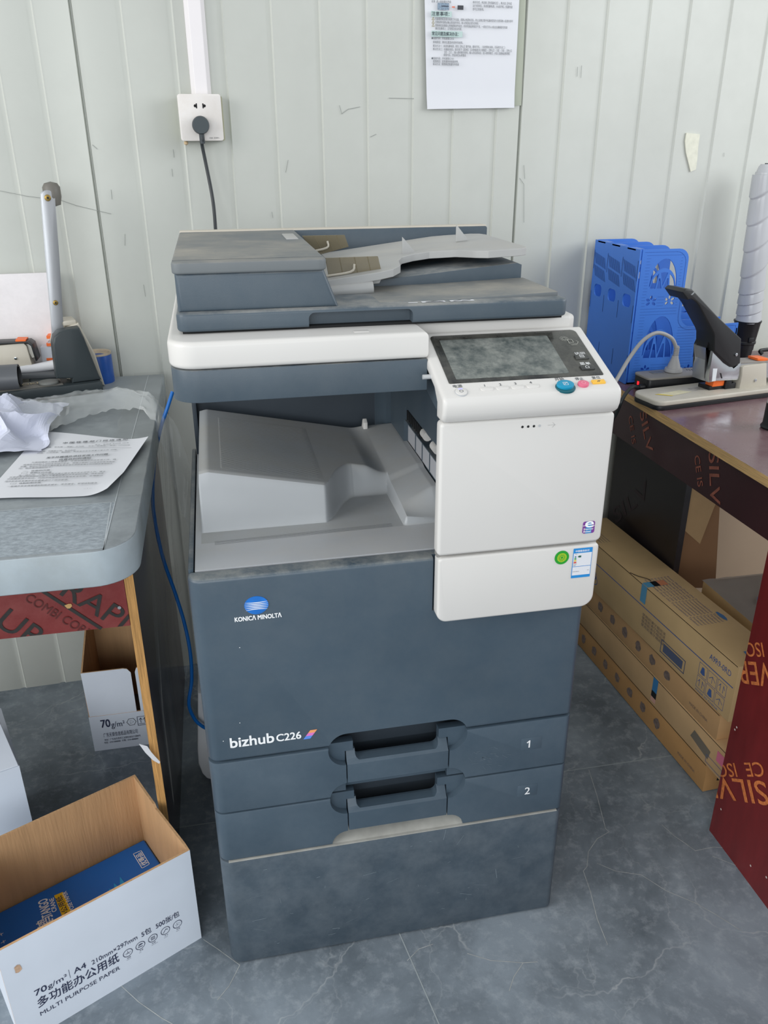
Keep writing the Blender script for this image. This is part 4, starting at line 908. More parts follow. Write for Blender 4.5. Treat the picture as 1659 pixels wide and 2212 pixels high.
for i, (px, py) in enumerate(((276, 2058), (303, 2042), (330, 2026), (357, 2010), (383, 1996))):
    x, z = fcp(px, py); b = ring(x, z, .0082, .0010, Mfc, .0003)
    if i == 0: strokes([((x-.005, z), (x+.005, z)), ((x, z-.001), (x, z+.005)), ((x, z), (x-.003, z-.003)), ((x, z), (x+.003, z-.003))], .0005, Mfc, .0004, b)
    if i == 1: strokes([((x-.004, z-.002), (x+.003, z-.003)), ((x-.003, z+.001), (x+.004, z+.002)), ((x-.002, z+.003), (x+.002, z+.003))], .0012, Mfc, .0004, b)
    if i == 2: strokes([((x-.003+k*.002, z-.003), (x-.003+k*.002, z+.003)) for k in range(4)]+[((x-.003, z+.003), (x+.003, z+.003)), ((x-.003, z-.003), (x+.003, z-.003))], .0007, Mfc, .0004, b)
    if i == 3: strokes([((x-.004, z-.003), (x+.001, z+.003)), ((x+.001, z+.003), (x+.004, z+.001))], .0010, Mfc, .0004, b)
    if i == 4:
        for k in range(9): decal([circ(x+.0045*math.cos(k*2.4)*(k/9)**.5, z+.0045*math.sin(k*2.4)*(k/9)**.5, .0006, 6)], Mfc, .0004, b)
    PL(fc, 'round_pictogram', b, navy, smooth=False)
    PL(fc, 'pictogram_caption', textmesh([(('顺畅', '平滑', '防潮', '不卡', '环保')[i], x-.003, z-.0125, .0034), (('SMOOTH', 'FLAT', 'DAMP PROOF', 'NO JAM', 'GREEN')[i], x-.004, z-.0155, .0018)], Mfc, .0003), navy, smooth=False)
x, z = fcp(38, 2092); PL(fc, 'torn_spot', decal([[(x+.005*math.cos(k*.8)*(1+.4*math.sin(k*3)), z+.008*math.sin(k*.8)) for k in range(8)]], Mfc, .0006), mat('torn_tan', '#c9a88c', .8, var=.2, vs=200), smooth=False)
# ream in the carton
rm = thing('ream_of_paper', 'blue wrapped ream of office paper lying inside the open carton', 'ream of paper', Mrot(fo.x, fo.y, .004, ang) @ Vector((.0, 0, 0)), ang)
ream_b = mat('blue_ream_wrap', '#1a6cc6', .38, var=.06, vs=8, bump=.3, bs=18)
rz = .054
PL(rm, 'wrapper', bx(.0045, .300, .006, .219, 0, rz, .004, 3), ream_b)
Mr = frame((0, 0, rz), (1, 0, 0), (0, 1, 0))
def rmp(px, py):
    p = Mrot(fo.x, fo.y, .004, ang).inverted() @ H(px, py, 2, rz+.004); return Vector((p.x, p.y))
def rtext(n, s, pxs, pxe, size, m, off=.01, up=None, lift=.0006):
    a, c_ = rmp(*pxs), rmp(*pxe); d = (c_-a); dx = Vector((d.x, d.y, 0)); M = frame((a.x, a.y, rz), dx, (-dx.y, dx.x, 0))
    return PL(rm, n, textmesh([(s, 0, 0, size, d.length)], M, lift, off), m, smooth=False)
# lettering runs from front to back across the ream
rtext('lettering', 'TANGO', (112, 1977), (102, 1940), .022, ink_w, .03); rtext('lettering', 'CRANE', (123, 1968), (116, 1939), .0110, ink_w, .03)
rtext('lettering', '唐鹤', (124, 2012), (110, 1977), .030, ink_w, .02); rtext('lettering', 'MULTI PURPOSE PAPER', (181, 2006), (143, 1925), .0105, ink_w, .02)
q4 = [rmp(142, 2000), rmp(164, 1990), rmp(136, 1927), rmp(117, 1935)]
y_ = PL(rm, 'yellow_band', decal([[tuple(q4[0]), tuple(q4[1]), tuple(q4[2]), tuple(q4[3])]], Mr, .0005), mat('yellow_band', '#f0c21c', .5), smooth=False)
rtext('band_lettering', '多功能办公用纸', (168, 2014), (132, 1935), .0120, navy, .02, lift=.0009)
def rect_lines(p4, w, m, name):
    b = B()
    for i in range(4): strokes([(tuple(p4[i]), tuple(p4[(i+1) % 4]))], w, Mr, .0006, b)
    return PL(rm, name, b, m, smooth=False)
rect_lines([rmp(288, 1845), rmp(305, 1838), rmp(323, 1867), rmp(307, 1876)], .0011, ink_w, 'badge_frame')
rtext('badge_lettering', '优等品', (319, 1866), (304, 1842), .0125, ink_w, .02)
b = B()
for (x0, x1, tip_, s) in ((258, 271, (259, 1894), 0), (246, 256, (246, 1908), 0), (236, 241, (235, 1920), 0)):
    base = {258: 1915, 246: 1922, 236: 1928}[x0]
    decal([[tuple(rmp(x0+1, base)), tuple(rmp(x1, base-6)), tuple(rmp(*tip_))]], Mr, .0006, b)
PL(rm, 'light_blue_peaks', b, mat('sky_blue_print', '#2b9ad8', .5), smooth=False)
b = B()
for px, py in ((3, 2019), (8, 2035)): c0 = rmp(px, py); strokes([((c0.x-.004, c0.y), (c0.x+.003, c0.y+.001)), ((c0.x, c0.y-.003), (c0.x, c0.y+.003))], .0009, Mr, .0006, b)
PL(rm, 'small_marks', b, ink_w, smooth=False)

# second carton under the desk, open side up
bo_ = H(205, 1623, 2, 0); sa = -.02
bc = thing('lettered_carton', 'open white carton with tall flaps standing under the desk behind its leg', 'carton', bo_, 0)
bi = Matrix.Translation(bo_).inverted()
def bp_(px, py): p = bi @ H(px, py, 1, bo_.y); return p.x, p.z
zf = bp_(190, 1550)[1]; zt = bp_(170, 1456)[1]
PL(bc, 'front_panel', carton_wall(0, .180, 0, t, 0, zf, (0, -1, 0)), cm, smooth=False)
PL(bc, 'left_panel', carton_wall(0, t, t, .205, 0, zf, (-1, 0, 0)), cm, smooth=False)
PL(bc, 'right_panel', carton_wall(.180-t, .180, t, .205, 0, zf, (1, 0, 0)), cm, smooth=False)
PL(bc, 'back_panel', carton_wall(0, .180, .205, .205+t, 0, zf+.10, (0, 1, 0)), cm, smooth=False)
flap = [(.002, zf), (.105, zf), (.105, zt-.012), (.098, zt-.002), (.09, zt), (.000, zt)]
def mflap(pts, y0, y1):
    bm = prism(pts, 1, y0, y1)
    return mset(bm, lambda f: 0 if f.normal.y < -.5 else 1)
PL(bc, 'flap', mflap(flap, .001, .004), cm, smooth=False)
PL(bc, 'flap', mflap([(.114, zf), (.180, zf), (.180, zt), (.126, zt), (.118, zt-.002), (.114, zt-.012)], .001, .004), cm, smooth=False)
PL(bc, 'side_flap', prism([(.004, zf), (.004, zt), (.205, zt+.07), (.205, zf)], 0, .0, .0035), carton_k, smooth=False)
PL(bc, 'inner_flap', prism([(.0, zf), (.180, zf), (.180, zt+.12), (.0, zt+.08)], 1, .198, .202), carton_k, smooth=False)
Mb2 = frame((0, -.0003, 0), (1, 0, 0), (0, 0, 1))
a = bp_(219, 1572); e_ = bp_(239, 1572); PL(bc, 'print', textmesh([('70', a[0], a[1], .030, e_[0]-a[0])], Mb2, .0003, .03), navy, smooth=False)
a = bp_(241, 1571); e_ = bp_(270, 1565); PL(bc, 'print', textmesh([('g/m²', a[0], a[1], .022, e_[0]-a[0]), ('广东天章信息纸品有限公司', bp_(224, 1592)[0], bp_(224, 1592)[1], .013, bp_(299, 1590)[0]-bp_(224, 1592)[0]),
   ('地址：广东省东莞市工业园区纸业大道88号', bp_(226, 1600)[0], bp_(226, 1600)[1], .006, .080), ('电话：0769-8888888   传真：0769-8888889', bp_(226, 1606)[0], bp_(226, 1606)[1], .006, .075)], Mb2, .0003, .004), navy, smooth=False)
x, z = bp_(284, 1559); b = ring(x, z, .011, .0014, Mb2, .0003, n=6); ring(x, z, .006, .0008, Mb2, .0003, b, 3); PL(bc, 'recycling_symbol', b, ink_g, smooth=False)
x, z = bp_(309, 1556); b = strokes([((x-.012, z-.012), (x+.012, z-.012)), ((x-.012, z+.012), (x+.012, z+.012)), ((x-.012, z-.012), (x-.012, z+.012)), ((x+.012, z-.012), (x+.012, z+.012)), ((x-.005, z-.005), (x-.005, z+.007)), ((x+.004, z-.005), (x+.004, z+.007)), ((x-.009, z-.008), (x+.008, z-.008)),
    ((x-.008, z+.003), (x-.005, z+.008)), ((x-.002, z+.003), (x-.005, z+.008)), ((x+.001, z+.003), (x+.004, z+.008)), ((x+.007, z+.003), (x+.004, z+.008))], .0012, Mb2, .0003)
PL(bc, 'this_way_up_symbol', b, navy, smooth=False)
# plain white carton at the left frame edge
zt_ = H(34, 1655, 1, .30).z; fx_ = H(34, 1655, 1, .30).x+.006
lcn = thing('plain_carton', 'plain white carton cut by the left frame edge behind the open carton', 'carton', (fx_, .30, 0), .36)
PL(lcn, 'body', prism([(-.26, 0), (0, 0), (0, zt_), (-.26, zt_)], 1, 0, .20), carton_w, smooth=False)
PL(lcn, 'lid_flap', quad_plate([Vector((-.26, .0, zt_)), Vector((-.001, .0, zt_)), Vector((-.012, .10, zt_+.045)), Vector((-.26, .10, zt_+.045))], .003), carton_w, smooth=False)
# white cabinet end between desk and copier
wc = H(436, 1686, 2, 0)
wcs = thing('white_case', 'slim white round-bottomed plastic case on the floor beside the left rear of the copier', 'plastic case', (-.03, .475, 0))
bl_ = H(450, 1686, 1, .42).z
P2('case_shell', prism([(-.0065, bl_), (-.030, bl_), (-.040, bl_+.006), (-.048, bl_+.020), (-.0535, bl_+.048), (-.0520, .12), (-.0440, .20), (-.0380, .26), (-.0065, .26)], 1, .42, .53, .003, 3), mat('white_case_plastic', '#d5d7da', .4, var=.02), wcs)
P2('case_foot', bx(-.030, -.010, .435, .52, 0, bl_+.002), black_p, wcs)
# network cable
nc = thing('network_cable', 'blue network cable hanging behind the left edge of the copier', 'network cable', (-.03, .3, .3))
px_ = [(373, 846), (362, 880), (347, 925), (335, 985), (330, 1060), (334, 1120), (352, 1205), (378, 1280), (398, 1345), (411, 1410), (414, 1470), (408, 1520), (420, 1552), (436, 1568), (451, 1576)]
ys = [.57, .56, .55, .54, .52, .50, .48, .46, .44, .42, .41, .40, .40, .40, .405]
P2('jacket', tube([H(x, y, 1, d) for (x, y), d in zip(px_, ys)], .0036, 10, 6), blue_cab, nc)

# ================================================================ right desk
RZ = .765
rd = thing('desk', 'dark red film-faced plywood desk right of the copier with a brown top', 'desk', (1.3, .4, 0))
bm = prism([(.932, -.45), (1.85, -.45), (1.85, .970), (.954, .935)], 2, RZ-.018, RZ)
mset(bm, lambda f: 0 if abs(f.normal.z) > .5 else 1)
ply_edge_x = mat('plywood_edge_long', '#c9a36c', .75, var=.3, vs=14, stretch=(4, 1.2, 60), bump=.4, bs=30)
P2('desktop', bm, [desk_top_r, ply_edge_x], rd, smooth=False)
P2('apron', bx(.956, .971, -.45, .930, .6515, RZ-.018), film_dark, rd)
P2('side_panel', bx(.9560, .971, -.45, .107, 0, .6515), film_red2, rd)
P2('back_panel', bx(1.085, 1.100, .570, .920, 0, .74), mat('black_film_panel', '#1d1719', .3, var=.2, vs=6, dust='#4a4448', da=.25, ds=5, up=False), rd)
P2('far_board', bx(1.105, 1.80, .930, .945, .0, .74), mat('beige_board', '#b89f86', .6, var=.06, vs=4), rd)
Mx = frame((.9557, 0, 0), (0, -1, 0), (0, 0, 1))
def apx(px, py): p = H(px, py, 0, .9557); return Vector((-p.y, p.z))
def rstencil(s, A_, B_, size, m, name, off=.012):
    a, c_ = apx(*A_), apx(*B_); d = c_-a; M = Mx @ frame((a.x, a.y, 0), (d.x, d.y, 0), (-d.y, d.x, 0))
    tt = textmesh([(s, 0, 0, size, d.length)], M, .0004, off)
    if A_[1] > 1300: clip(tt, (0, .1065, 0), (0, 1, 0))
    else: clip(tt, (0, 0, .652), (0, 0, -1)); clip(tt, (0, 0, RZ-.0185), (0, 0, 1))
    P2(name, tt, m, rd, smooth=False)
rstencil('SILVER', (1652, 1688), (1490, 1672), .060, ink_gold, 'stencil_lettering'); rstencil('CE  ISO', (1645, 1646), (1545, 1650), .036, ink_gold, 'stencil_lettering')
rstencil('SILVER', (1720, 1438), (1590, 1426), .060, ink_gold, 'stencil_lettering'); rstencil('CE  ISO', (1700, 1388), (1608, 1388), .036, ink_gold, 'stencil_lettering')
dim_gold = mat('dim_stencil_ink', '#8a5040', .6, var=.3, vs=120)
rstencil('SILV', (1531, 975), (1535, 1088), .046, dim_gold, 'stencil_lettering'); rstencil('CE IS', (1500, 985), (1508, 1052), .026, dim_gold, 'stencil_lettering')
rstencil('SILV', (1382, 892), (1398, 980), .040, dim_gold, 'stencil_lettering'); rstencil('CE IS', (1358, 900), (1366, 960), .024, dim_gold, 'stencil_lettering')
b = B()
for px, py in ((1592, 1571), (1588, 1576), (1558, 1748), (1622, 1870), (1656, 1895)): c0 = apx(px, py); decal([circ(c0.x, c0.y, .0022, 8)], Mx, .0006, b)
fuse([o for o in rd.children if o.name.startswith('side_panel')][0], b, mat('pale_chip', '#c9b9b4', .7))
# reflection of stencil letters, painted as colour on the black inner panel
Mi = frame((1.0847, 0, 0), (0, -1, 0), (0, 0, 1)); a = H(1330, 1132, 0, 1.0847); c_ = H(1405, 1070, 0, 1.0847)
d = Vector((-(c_.y-a.y), c_.z-a.z)); P2('reflected_lettering', textmesh([('SILV', 0, 0, .06, d.length)], Mi @ frame((-a.y, a.z, 0), (d.x, d.y, 0), (-d.y, d.x, 0)), .0004, .01), mat('reflection_tint', '#33262a', .5), rd, smooth=False)

# long kraft cartons stacked under the desk
KN = Vector((1.0, .177, 0))
cols = [mat('kraft_a', '#cbab7b', .75, var=.08, vs=9), mat('kraft_b', '#c39a6b', .75, var=.1, vs=9), mat('kraft_c', '#c8a477', .75, var=.1, vs=9), mat('kraft_d', '#b98c58', .75, var=.1, vs=9)]
spec = [(1.000, .206, .002, .0725, .090, .72, .045, 3), (1.000, .152, .0735, .1475, .135, .74, .045, 2), (1.000, .196, .1485, .2105, .090, .72, .05, 1), (1.000, .172, .2130, .3455, .105, .70, .065, 0)]
labs = ['lowest long kraft carton of the stack on the floor under the right desk', 'long kraft carton with a pink patch, second from the floor in the stack', 'plain long kraft carton second from the top of the stack', 'topmost long kraft carton with blue line, blue tape and printed symbols']
KB = mat('blue_carton_print', '#4a669e', .7); KD = mat('dark_carton_print', '#7a6a62', .8, var=.35, vs=120)
kx = []
for i, (x, y, z0, z1, w, L_, a, ci) in enumerate(spec):
    k = thing('long_carton', labs[i], 'carton', (x, y, z0), a, 'long kraft cartons stacked under the right desk'); kx.append(k)
    h = z1-z0
    bb_ = PL(k, 'box_body', bx(0, w, 0, L_, 0, h, .0012), cols[ci])
    PL(k, 'lid_seam', bx(-.0006, .002, .004, L_-.002, h-.0032, h-.0018), mat('seam_dark_%d' % i, '#4a3823', .8), k)
    Mk = frame((-.0002, 0, 0), (0, -1, 0), (0, 0, 1))
    if i in (0, 2):
        b = B()
        for j in range(7 if i == 0 else 6):
            cy_ = -.19-j*.062; n_ = 14
            rr_ = [random.uniform(.75, 1.1) for _ in range(n_)]; decal([[(cy_+.013*math.cos(q*2*math.pi/n_)*rr_[q], h*.5+.014*math.sin(q*2*math.pi/n_)*rr_[q]) for q in range(n_)]], Mk, .0004, b)
        fuse(bb_, b, KD, True)
        PL(k, 'end_badge', bx(.030, .060, -.0006, .001, h*.35, h*.80), KB if i == 2 else black_p, k)
        PL(k, 'print', textmesh([('MADE IN CHINA', -.10, h*.3, .010, .065)], Mk, .0004), KD, k, smooth=False)
    if i == 1:
        PL(k, 'pink_patch', decal([[(-.030, .035), (-.008, .035), (-.008, .060), (-.030, .060)]], Mk, .0005), mat('pink_patch', '#e07a96', .6), k, smooth=False)
        PL(k, 'dark_stain', decal([[(-.12, .028), (-.055, .016), (-.050, .040), (-.11, .050)]], Mk, .0003), mat('grey_stain', '#7c7264', .8), k, smooth=False)
        PL(k, 'blue_frame', strokes([((-.060, .008), (-.008, .008)), ((-.060, .026), (-.008, .026)), ((-.060, .008), (-.060, .026)), ((-.008, .008), (-.008, .026))], .001, Mk, .0006), KB, k, smooth=False)
        st_ = PL(k, 'seal_sticker', decal([[(-.278, .036), (-.258, .036), (-.258, .072), (-.278, .072)]], Mk, .0005), mat('sticker_blue', '#3b82b8', .4), k, smooth=False)
        PL(k, 'sticker_dark_part', decal([[(-.278, .020), (-.258, .020), (-.258, .036), (-.278, .036)]], Mk, .0006), black_p, k, smooth=False)
        PL(k, 'sticker_pale_part', decal([[(-.278, .008), (-.258, .008), (-.258, .020), (-.278, .020)]], Mk, .0006), mat('sticker_pink_white', '#d9a896', .5), k, smooth=False)
    if i == 3:
        PL(k, 'blue_line', strokes([((-.006, h*.60), (-L_+.01, h*.60))], .0022, Mk, .0004), KB, k, smooth=False)
        PL(k, 'print', textmesh([('A9R9-0RD', -.085, h*.735, .0185, .068)], Mk, .0004, .0), KB, k, smooth=False)
        b = B()
        for r_ in range(2):
            for c2 in range(3):
                X = -.110+c2*.031; Z = .012+r_*.032
                strokes([((X, Z), (X+.027, Z)), ((X, Z+.028), (X+.027, Z+.028)), ((X, Z), (X, Z+.028)), ((X+.027, Z), (X+.027, Z+.028))], .0009, Mk, .0004, b)
                if (r_+c2) % 3 == 0: strokes([((X+.009, Z+.006), (X+.009, Z+.022)), ((X+.018, Z+.006), (X+.018, Z+.022)), ((X+.004, Z+.015), (X+.009, Z+.022)), ((X+.023, Z+.015), (X+.018, Z+.022))], .0013, Mk, .0004, b)
                elif (r_+c2) % 3 == 1: decal([[(X+.006, Z+.006), (X+.0135, Z+.004), (X+.021, Z+.006), (X+.017, Z+.022), (X+.010, Z+.022)]], Mk, .0004, b)
                else: strokes([((X+.004, Z+.012), (X+.0135, Z+.020)), ((X+.0135, Z+.020), (X+.023, Z+.012)), ((X+.0135, Z+.005), (X+.0135, Z+.020))], .0012, Mk, .0004, b)
        PL(k, 'handling_symbols', b, KB, k, smooth=False)
        PL(k, 'print', textmesh([('MADE IN CHINA', -.110, .003, .006, .075)], Mk, .0004), KB, k, smooth=False)
        b = strokes([((-.245, .012), (-.155, .012)), ((-.245, .043), (-.155, .043)), ((-.245, .012), (-.245, .043)), ((-.155, .012), (-.155, .043))], .0022, Mk, .0004); decal([[(-.236, .017), (-.163, .017), (-.163, .038), (-.236, .038)]], Mk, .0004, b)
        PL(k, 'dark_blue_panel', b, mat('slate_blue_print', '#565f78', .7, var=.1), k, smooth=False)
        PL(k, 'faded_print', textmesh([('使用前请仔细阅读', -.33, .058-j*.009, .0085, .095) for j in range(4)], Mk, .0003), mat('faded_grey_print', '#7b6f68', .8), k, smooth=False)
        b = ring(-.560, .045, .016, .002, Mk, .0004, n=24, ry=.012); ring(-.553, .032, .016, .002, Mk, .0004, b, 24, .012); strokes([((-.60, .052), (-.59, .040))], .002, Mk, .0004, b)
        PL(k, 'round_emblem', b, KB, k, smooth=False)
        Mt = frame((0, 0, h), (0, -1, 0), (1, 0, 0))
        PL(k, 'top_lettering', textmesh([('Konica Minolta Drum Unit Trommeleinheit Tambour', -.36, .012+j*.0085, .0078, .21) for j in range(8)], Mt, .0004), mat('violet_grey_print', '#7c7488', .8), k, smooth=False)
        PL(k, 'top_lettering', textmesh([('Drum Unit / Unité tambour', -.66, .012+j*.008, .006, .10) for j in range(4)], Mt, .0004), mat('violet_grey_print2', '#857a78', .8), k, smooth=False)
        tp_ = PL(k, 'blue_tape', decal([[(-.347, h-.045), (-.325, h-.045), (-.325, h), (-.347, h)]], Mk, .0007), mat('tape_blue', '#5b9cc0', .35), k, smooth=False)
        PL(k, 'blue_tape', decal([[(-.347, 0), (-.325, 0), (-.325, .018), (-.347, .018)]], Mt, .0007), mat('tape_blue2', '#5b9cc0', .35), k, smooth=False)
        PL(k, 'tape_dark_part', decal([[(-.347, .018), (-.325, .018), (-.325, .034), (-.347, .034)]], Mt, .0008), black_p, k, smooth=False)
        PL(k, 'tape_orange_part', decal([[(-.347, .034), (-.325, .034), (-.325, .054), (-.347, .054)]], Mt, .0008), mat('tape_orange', '#cf8661', .5), k, smooth=False)
        PL(k, 'torn_edge', tube([(-.001, .40, h+.0005), (.006, .378, h+.002), (.020, .360, h+.002), (.024, .350, h+.0015)], .0009, 5, 5), mat('torn_dark', '#3d3020', .8), k)
        for j, (px, py, sz) in enumerate(((.045, .02, .014), (.075, .05, .010), (.085, .17, .012))):
            PL(k, 'blue_smudge', decal([[(-py+sz*1.5*math.cos(q*.9)*(1+.3*math.sin(q*5)), px+sz*.5*math.sin(q*.9)) for q in range(7)]], Mt, .0005), mat('blue_smudge_%d' % j, '#4d79a8', .7), k, smooth=False)
# grey-lidded carton behind the stack
gq = [H(1446, 1262, 2, .330), H(1510, 1212, 2, .330)]
gb = thing('film_topped_carton', 'kraft carton under cloudy plastic film behind the topmost long carton', 'carton', (1.142, .10, 0), .0)
PL(gb, 'box_body', bx(0, .20, 0, .43, 0, .327, .002), cols[0])
PL(gb, 'film_sheet', grid(20, 30, lambda u, v: Vector((-.002+.204*u, -.002+.434*v, .3280+.004*abs(mnoise.noise(Vector((u*5, v*9, 4))))))), mat('cloudy_film', '#b3ada6', .35, alpha=.75, var=.08), gb)
PL(gb, 'blue_mark', textmesh([('C3', -.33, .06, .075)], frame((0, 0, .333), (0, -1, 0), (1, 0, 0)), .0004, -.02), mat('grey_blue_mark', '#7f86a0', .7), gb, smooth=False)
tf = [(1464, 1042), (1461, 1060), (1467, 1068), (1452, 1138), (1512, 1175), (1543, 1095), (1560, 1060), (1500, 1000)]
q = [H(x, y, 1, .60) for x, y in tf]
hc = tag(obj('cardboard_flap', prism([(max(p.x, 1.103), p.z) for p in q], 1, .600, .604), kraft, loc=q[3]), 'loose tan cardboard piece hanging in the gap under the right desk', 'cardboard piece')
q = [H(1420, 1270, 1, .66), H(1545, 1270, 1, .66), H(1560, 1000, 1, .66), H(1430, 1000, 1, .66)]
tag(obj('cardboard_sheet', prism([(max(p.x, 1.103), max(0, p.z)) for p in q], 1, .66, .665), mat('brown_card', '#8a6544', .75, var=.06), loc=q[0]), 'brown cardboard sheet standing behind the loose tan piece', 'cardboard sheet')
# ================================================================ things on the right desk
# file rack
RA = .0; RO = Vector((.983, .712, RZ+.001))
rk = thing('file_rack', 'bright blue plastic magazine rack with fan-shaped cut-outs by the back wall', 'file rack', RO, RA)
# local: x along the sides (away to the right), y towards the wall
HR, HS, LT, LB, WR = .298, .130, .112, .262, .226
def side_out():
    o = [(0, 0), (LB, 0), (LB, HS)]
    r = .030; o += [(LT+r, HS-.004)]+[(LT+r-r*math.sin(t), HS-.004+r-r*math.cos(t)) for t in [math.radians(k*15) for k in range(1, 7)]]
    r = .024; o += [(LT-r+r*math.cos(t), HR-r+r*math.sin(t)) for t in [math.radians(k*15) for k in range(0, 7)]]
    return o+[(0, HR)]
def fan(cx, cz, w, h):
    """fan window: arch band opening above an M of slanted bars"""
    out = [band(cx, cz+h*.06, w, h*.94, w*.93, h*.62)]; w2, h2 = w*.90, h*.55; bw = .0016
    bars = [(-.52, -.34), (-.02, -.34), (-.02, .40), (.52, .40)]
    def xb(i, z): a, b_ = bars[i]; return cx+w2*(a+(b_-a)*z/h2)
    def top(x): u_ = max(-1, min(1, (x-cx)/w2)); return h2*math.sqrt(1-u_*u_)
    def hit_(i, off):
        z = h2*.5
        for _ in range(30): z = top(xb(i, z)+off)
        return z
    zl = hit_(0, -bw); n = 6
    out.append([(cx-w2, cz), (xb(0, 0)-bw, cz), (xb(0, zl)-bw, cz+zl)]+[(x, cz+top(x)) for x in [xb(0, zl)-bw+(cx-w2*.99-(xb(0, zl)-bw))*k/n for k in range(1, n+1)]])
    zr = hit_(3, bw)
    out.append([(cx+w2*.99-(cx+w2*.99-(xb(3, zr)+bw))*k/n, cz+top(cx+w2*.99-(cx+w2*.99-(xb(3, zr)+bw))*k/n)) for k in range(n+1)]+[(xb(3, 0)+bw, cz), (cx+w2, cz)])
    z1, z2 = hit_(1, bw), hit_(2, -bw); xa, xc = xb(1, z1)+bw, xb(2, z2)-bw
    out.append([(xb(1, .12*h2)+bw, cz+.12*h2), (xb(2, .12*h2)-bw, cz+.12*h2), (xc, cz+z2)]+[(xc+(xa-xc)*k/n, cz+top(xc+(xa-xc)*k/n)) for k in range(1, n)]+[(xa, cz+z1)])
    for i, j in ((0, 1), (2, 3)):
        zt = h2*.62; out.append([(xb(i, 0)+bw, cz), (xb(j, 0)-bw, cz), (xb(j, zt)-bw*.9, cz+zt), (xb(i, zt)+bw*.9, cz+zt)])
    return out
def band(cx, cz, w, h, w2, h2):
    n = 16; o = [(cx+w*math.cos(math.pi*k/n), cz+h*math.sin(math.pi*k/n)) for k in range(n+1)]
    i = [(cx+w2*math.cos(math.pi*(.02+.96*k/n)), cz+h2*math.sin(math.pi*(.02+.96*k/n))) for k in range(n+1)]
    return o+i[::-1]
def petal(cx, cz, s=1):
    out = []
    for a in (90, 25, 155, -35, 215):
        t = math.radians(a); px, pz = cx+.0085*s*math.cos(t), cz+.0085*s*math.sin(t); pts = []
        for k in range(10):
            q = 2*math.pi*k/10; x = .0050*s*math.cos(q); y = .0030*s*math.sin(q)
            pts.append((px+x*math.cos(t)-y*math.sin(t), pz+x*math.sin(t)+y*math.cos(t)))
        out.append(pts)
    return out
holes = fan(.0575, .214, .033, .064)+petal(.034, .186)+petal(.079, .186)+fan(.066, .058, .038, .095)+fan(.187, .050, .030, .060)+petal(.040, .030, .9)+petal(.150, .026, .9)
groove_m = mat('blue_groove', '#2a5cb0', .5)
for i in range(4):
    y = i*(WR-.003)/3
    s_ = PL(rk, 'divider', plate([side_out()]+holes, .003, frame((0, y+.003, 0), (1, 0, 0), (0, 0, 1))), blue_p, label='near side plate' if i == 0 else None)
    if i == 0:
        b = B(); Mh = frame((0, y, 0), (1, 0, 0), (0, 0, 1)); random.seed(3)
        for k in range(44):
            z = .010+k*.0064; x1 = (LT if z > HS else LB)-.012
            segs = [(.010, x1)]
            for (cx, cz, w, h) in ((.0575, .212, .036, .070), (.034, .186, .014, .014), (.079, .186, .014, .014), (.066, .056, .042, .101), (.187, .048, .033, .066), (.04, .03, .012, .013), (.15, .026, .012, .013)):
                if cz-.012 < z < cz+h:
                    ns = []
                    for a, c_ in segs:
                        if c_ < cx-w or a > cx+w: ns.append((a, c_)); continue
                        if a < cx-w: ns.append((a, cx-w))
                        if c_ > cx+w: ns.append((cx+w, c_))
                    segs = ns
            for a, c_ in segs:
                if c_-a > .004: strokes([((a+.002*random.random(), z), (c_-.002*random.random(), z))], .0006, Mh, .0003, b)
        fuse(s_, b, groove_m, True)
        rim = [p for p in side_out()]; b = B()
        inn = [(max(.006, min(x-.006 if x > .02 else x+.006, 1)), z-.006 if z > .02 else z+.006) for x, z in rim]
        for a, c_ in zip(inn[1:], inn[2:]): strokes([(a, c_)], .0008, Mh, .0004, b)
        fuse(s_, b, groove_m, True)
# spine with slots
Ms_ = frame((-.003, WR, 0), (0, -1, 0), (0, 0, 1)); W3 = WR/3
so_ = [rr(0, WR, 0, HR, .001)]
for j in range(3):
    cx = (j+.5)*W3; so_.append(rr(cx-.0200, cx+.0200, .170, .198, .011, 5))
spn = PL(rk, 'spine', plate(so_, .003, Ms_), blue_p)
b = B()
for j in range(4):
    x = min(max(j*W3, .003), WR-.003)
    for z0, z1 in ((.232, .274), (.140, .178), (.030, .066)): strokes([((x, z0), (x, z1))], .0016, Ms_, .0034, b)
for j in range(3):
    cx = (j+.5)*W3
    for k in range(12):
        x0 = cx-.034+k*.0050; z0 = .272-k*.0008
        for az, L_ in ((z0-.026, .024), (z0-.055, .024)): strokes([((x0+(.003 if az < z0-.03 else 0), az+L_), (x0+.010+(.003 if az < z0-.03 else 0), az))], .0013, Ms_, .0034, b)
fuse(spn, b, mat('slot_navy', '#16346e', .6), True)
for j in range(3): PL(rk, 'spine_tab', bx(-.006, .016, (j+.28)*W3, (j+.80)*W3, HR-.004, HR-.001), blue_p)
PL(rk, 'front_lip', bx(LB-.004, LB-.001, 0, WR, 0, HS-.012), blue_p)
PL(rk, 'floor_plate', bx(0, LB, 0, WR, 0, .003), blue_p)

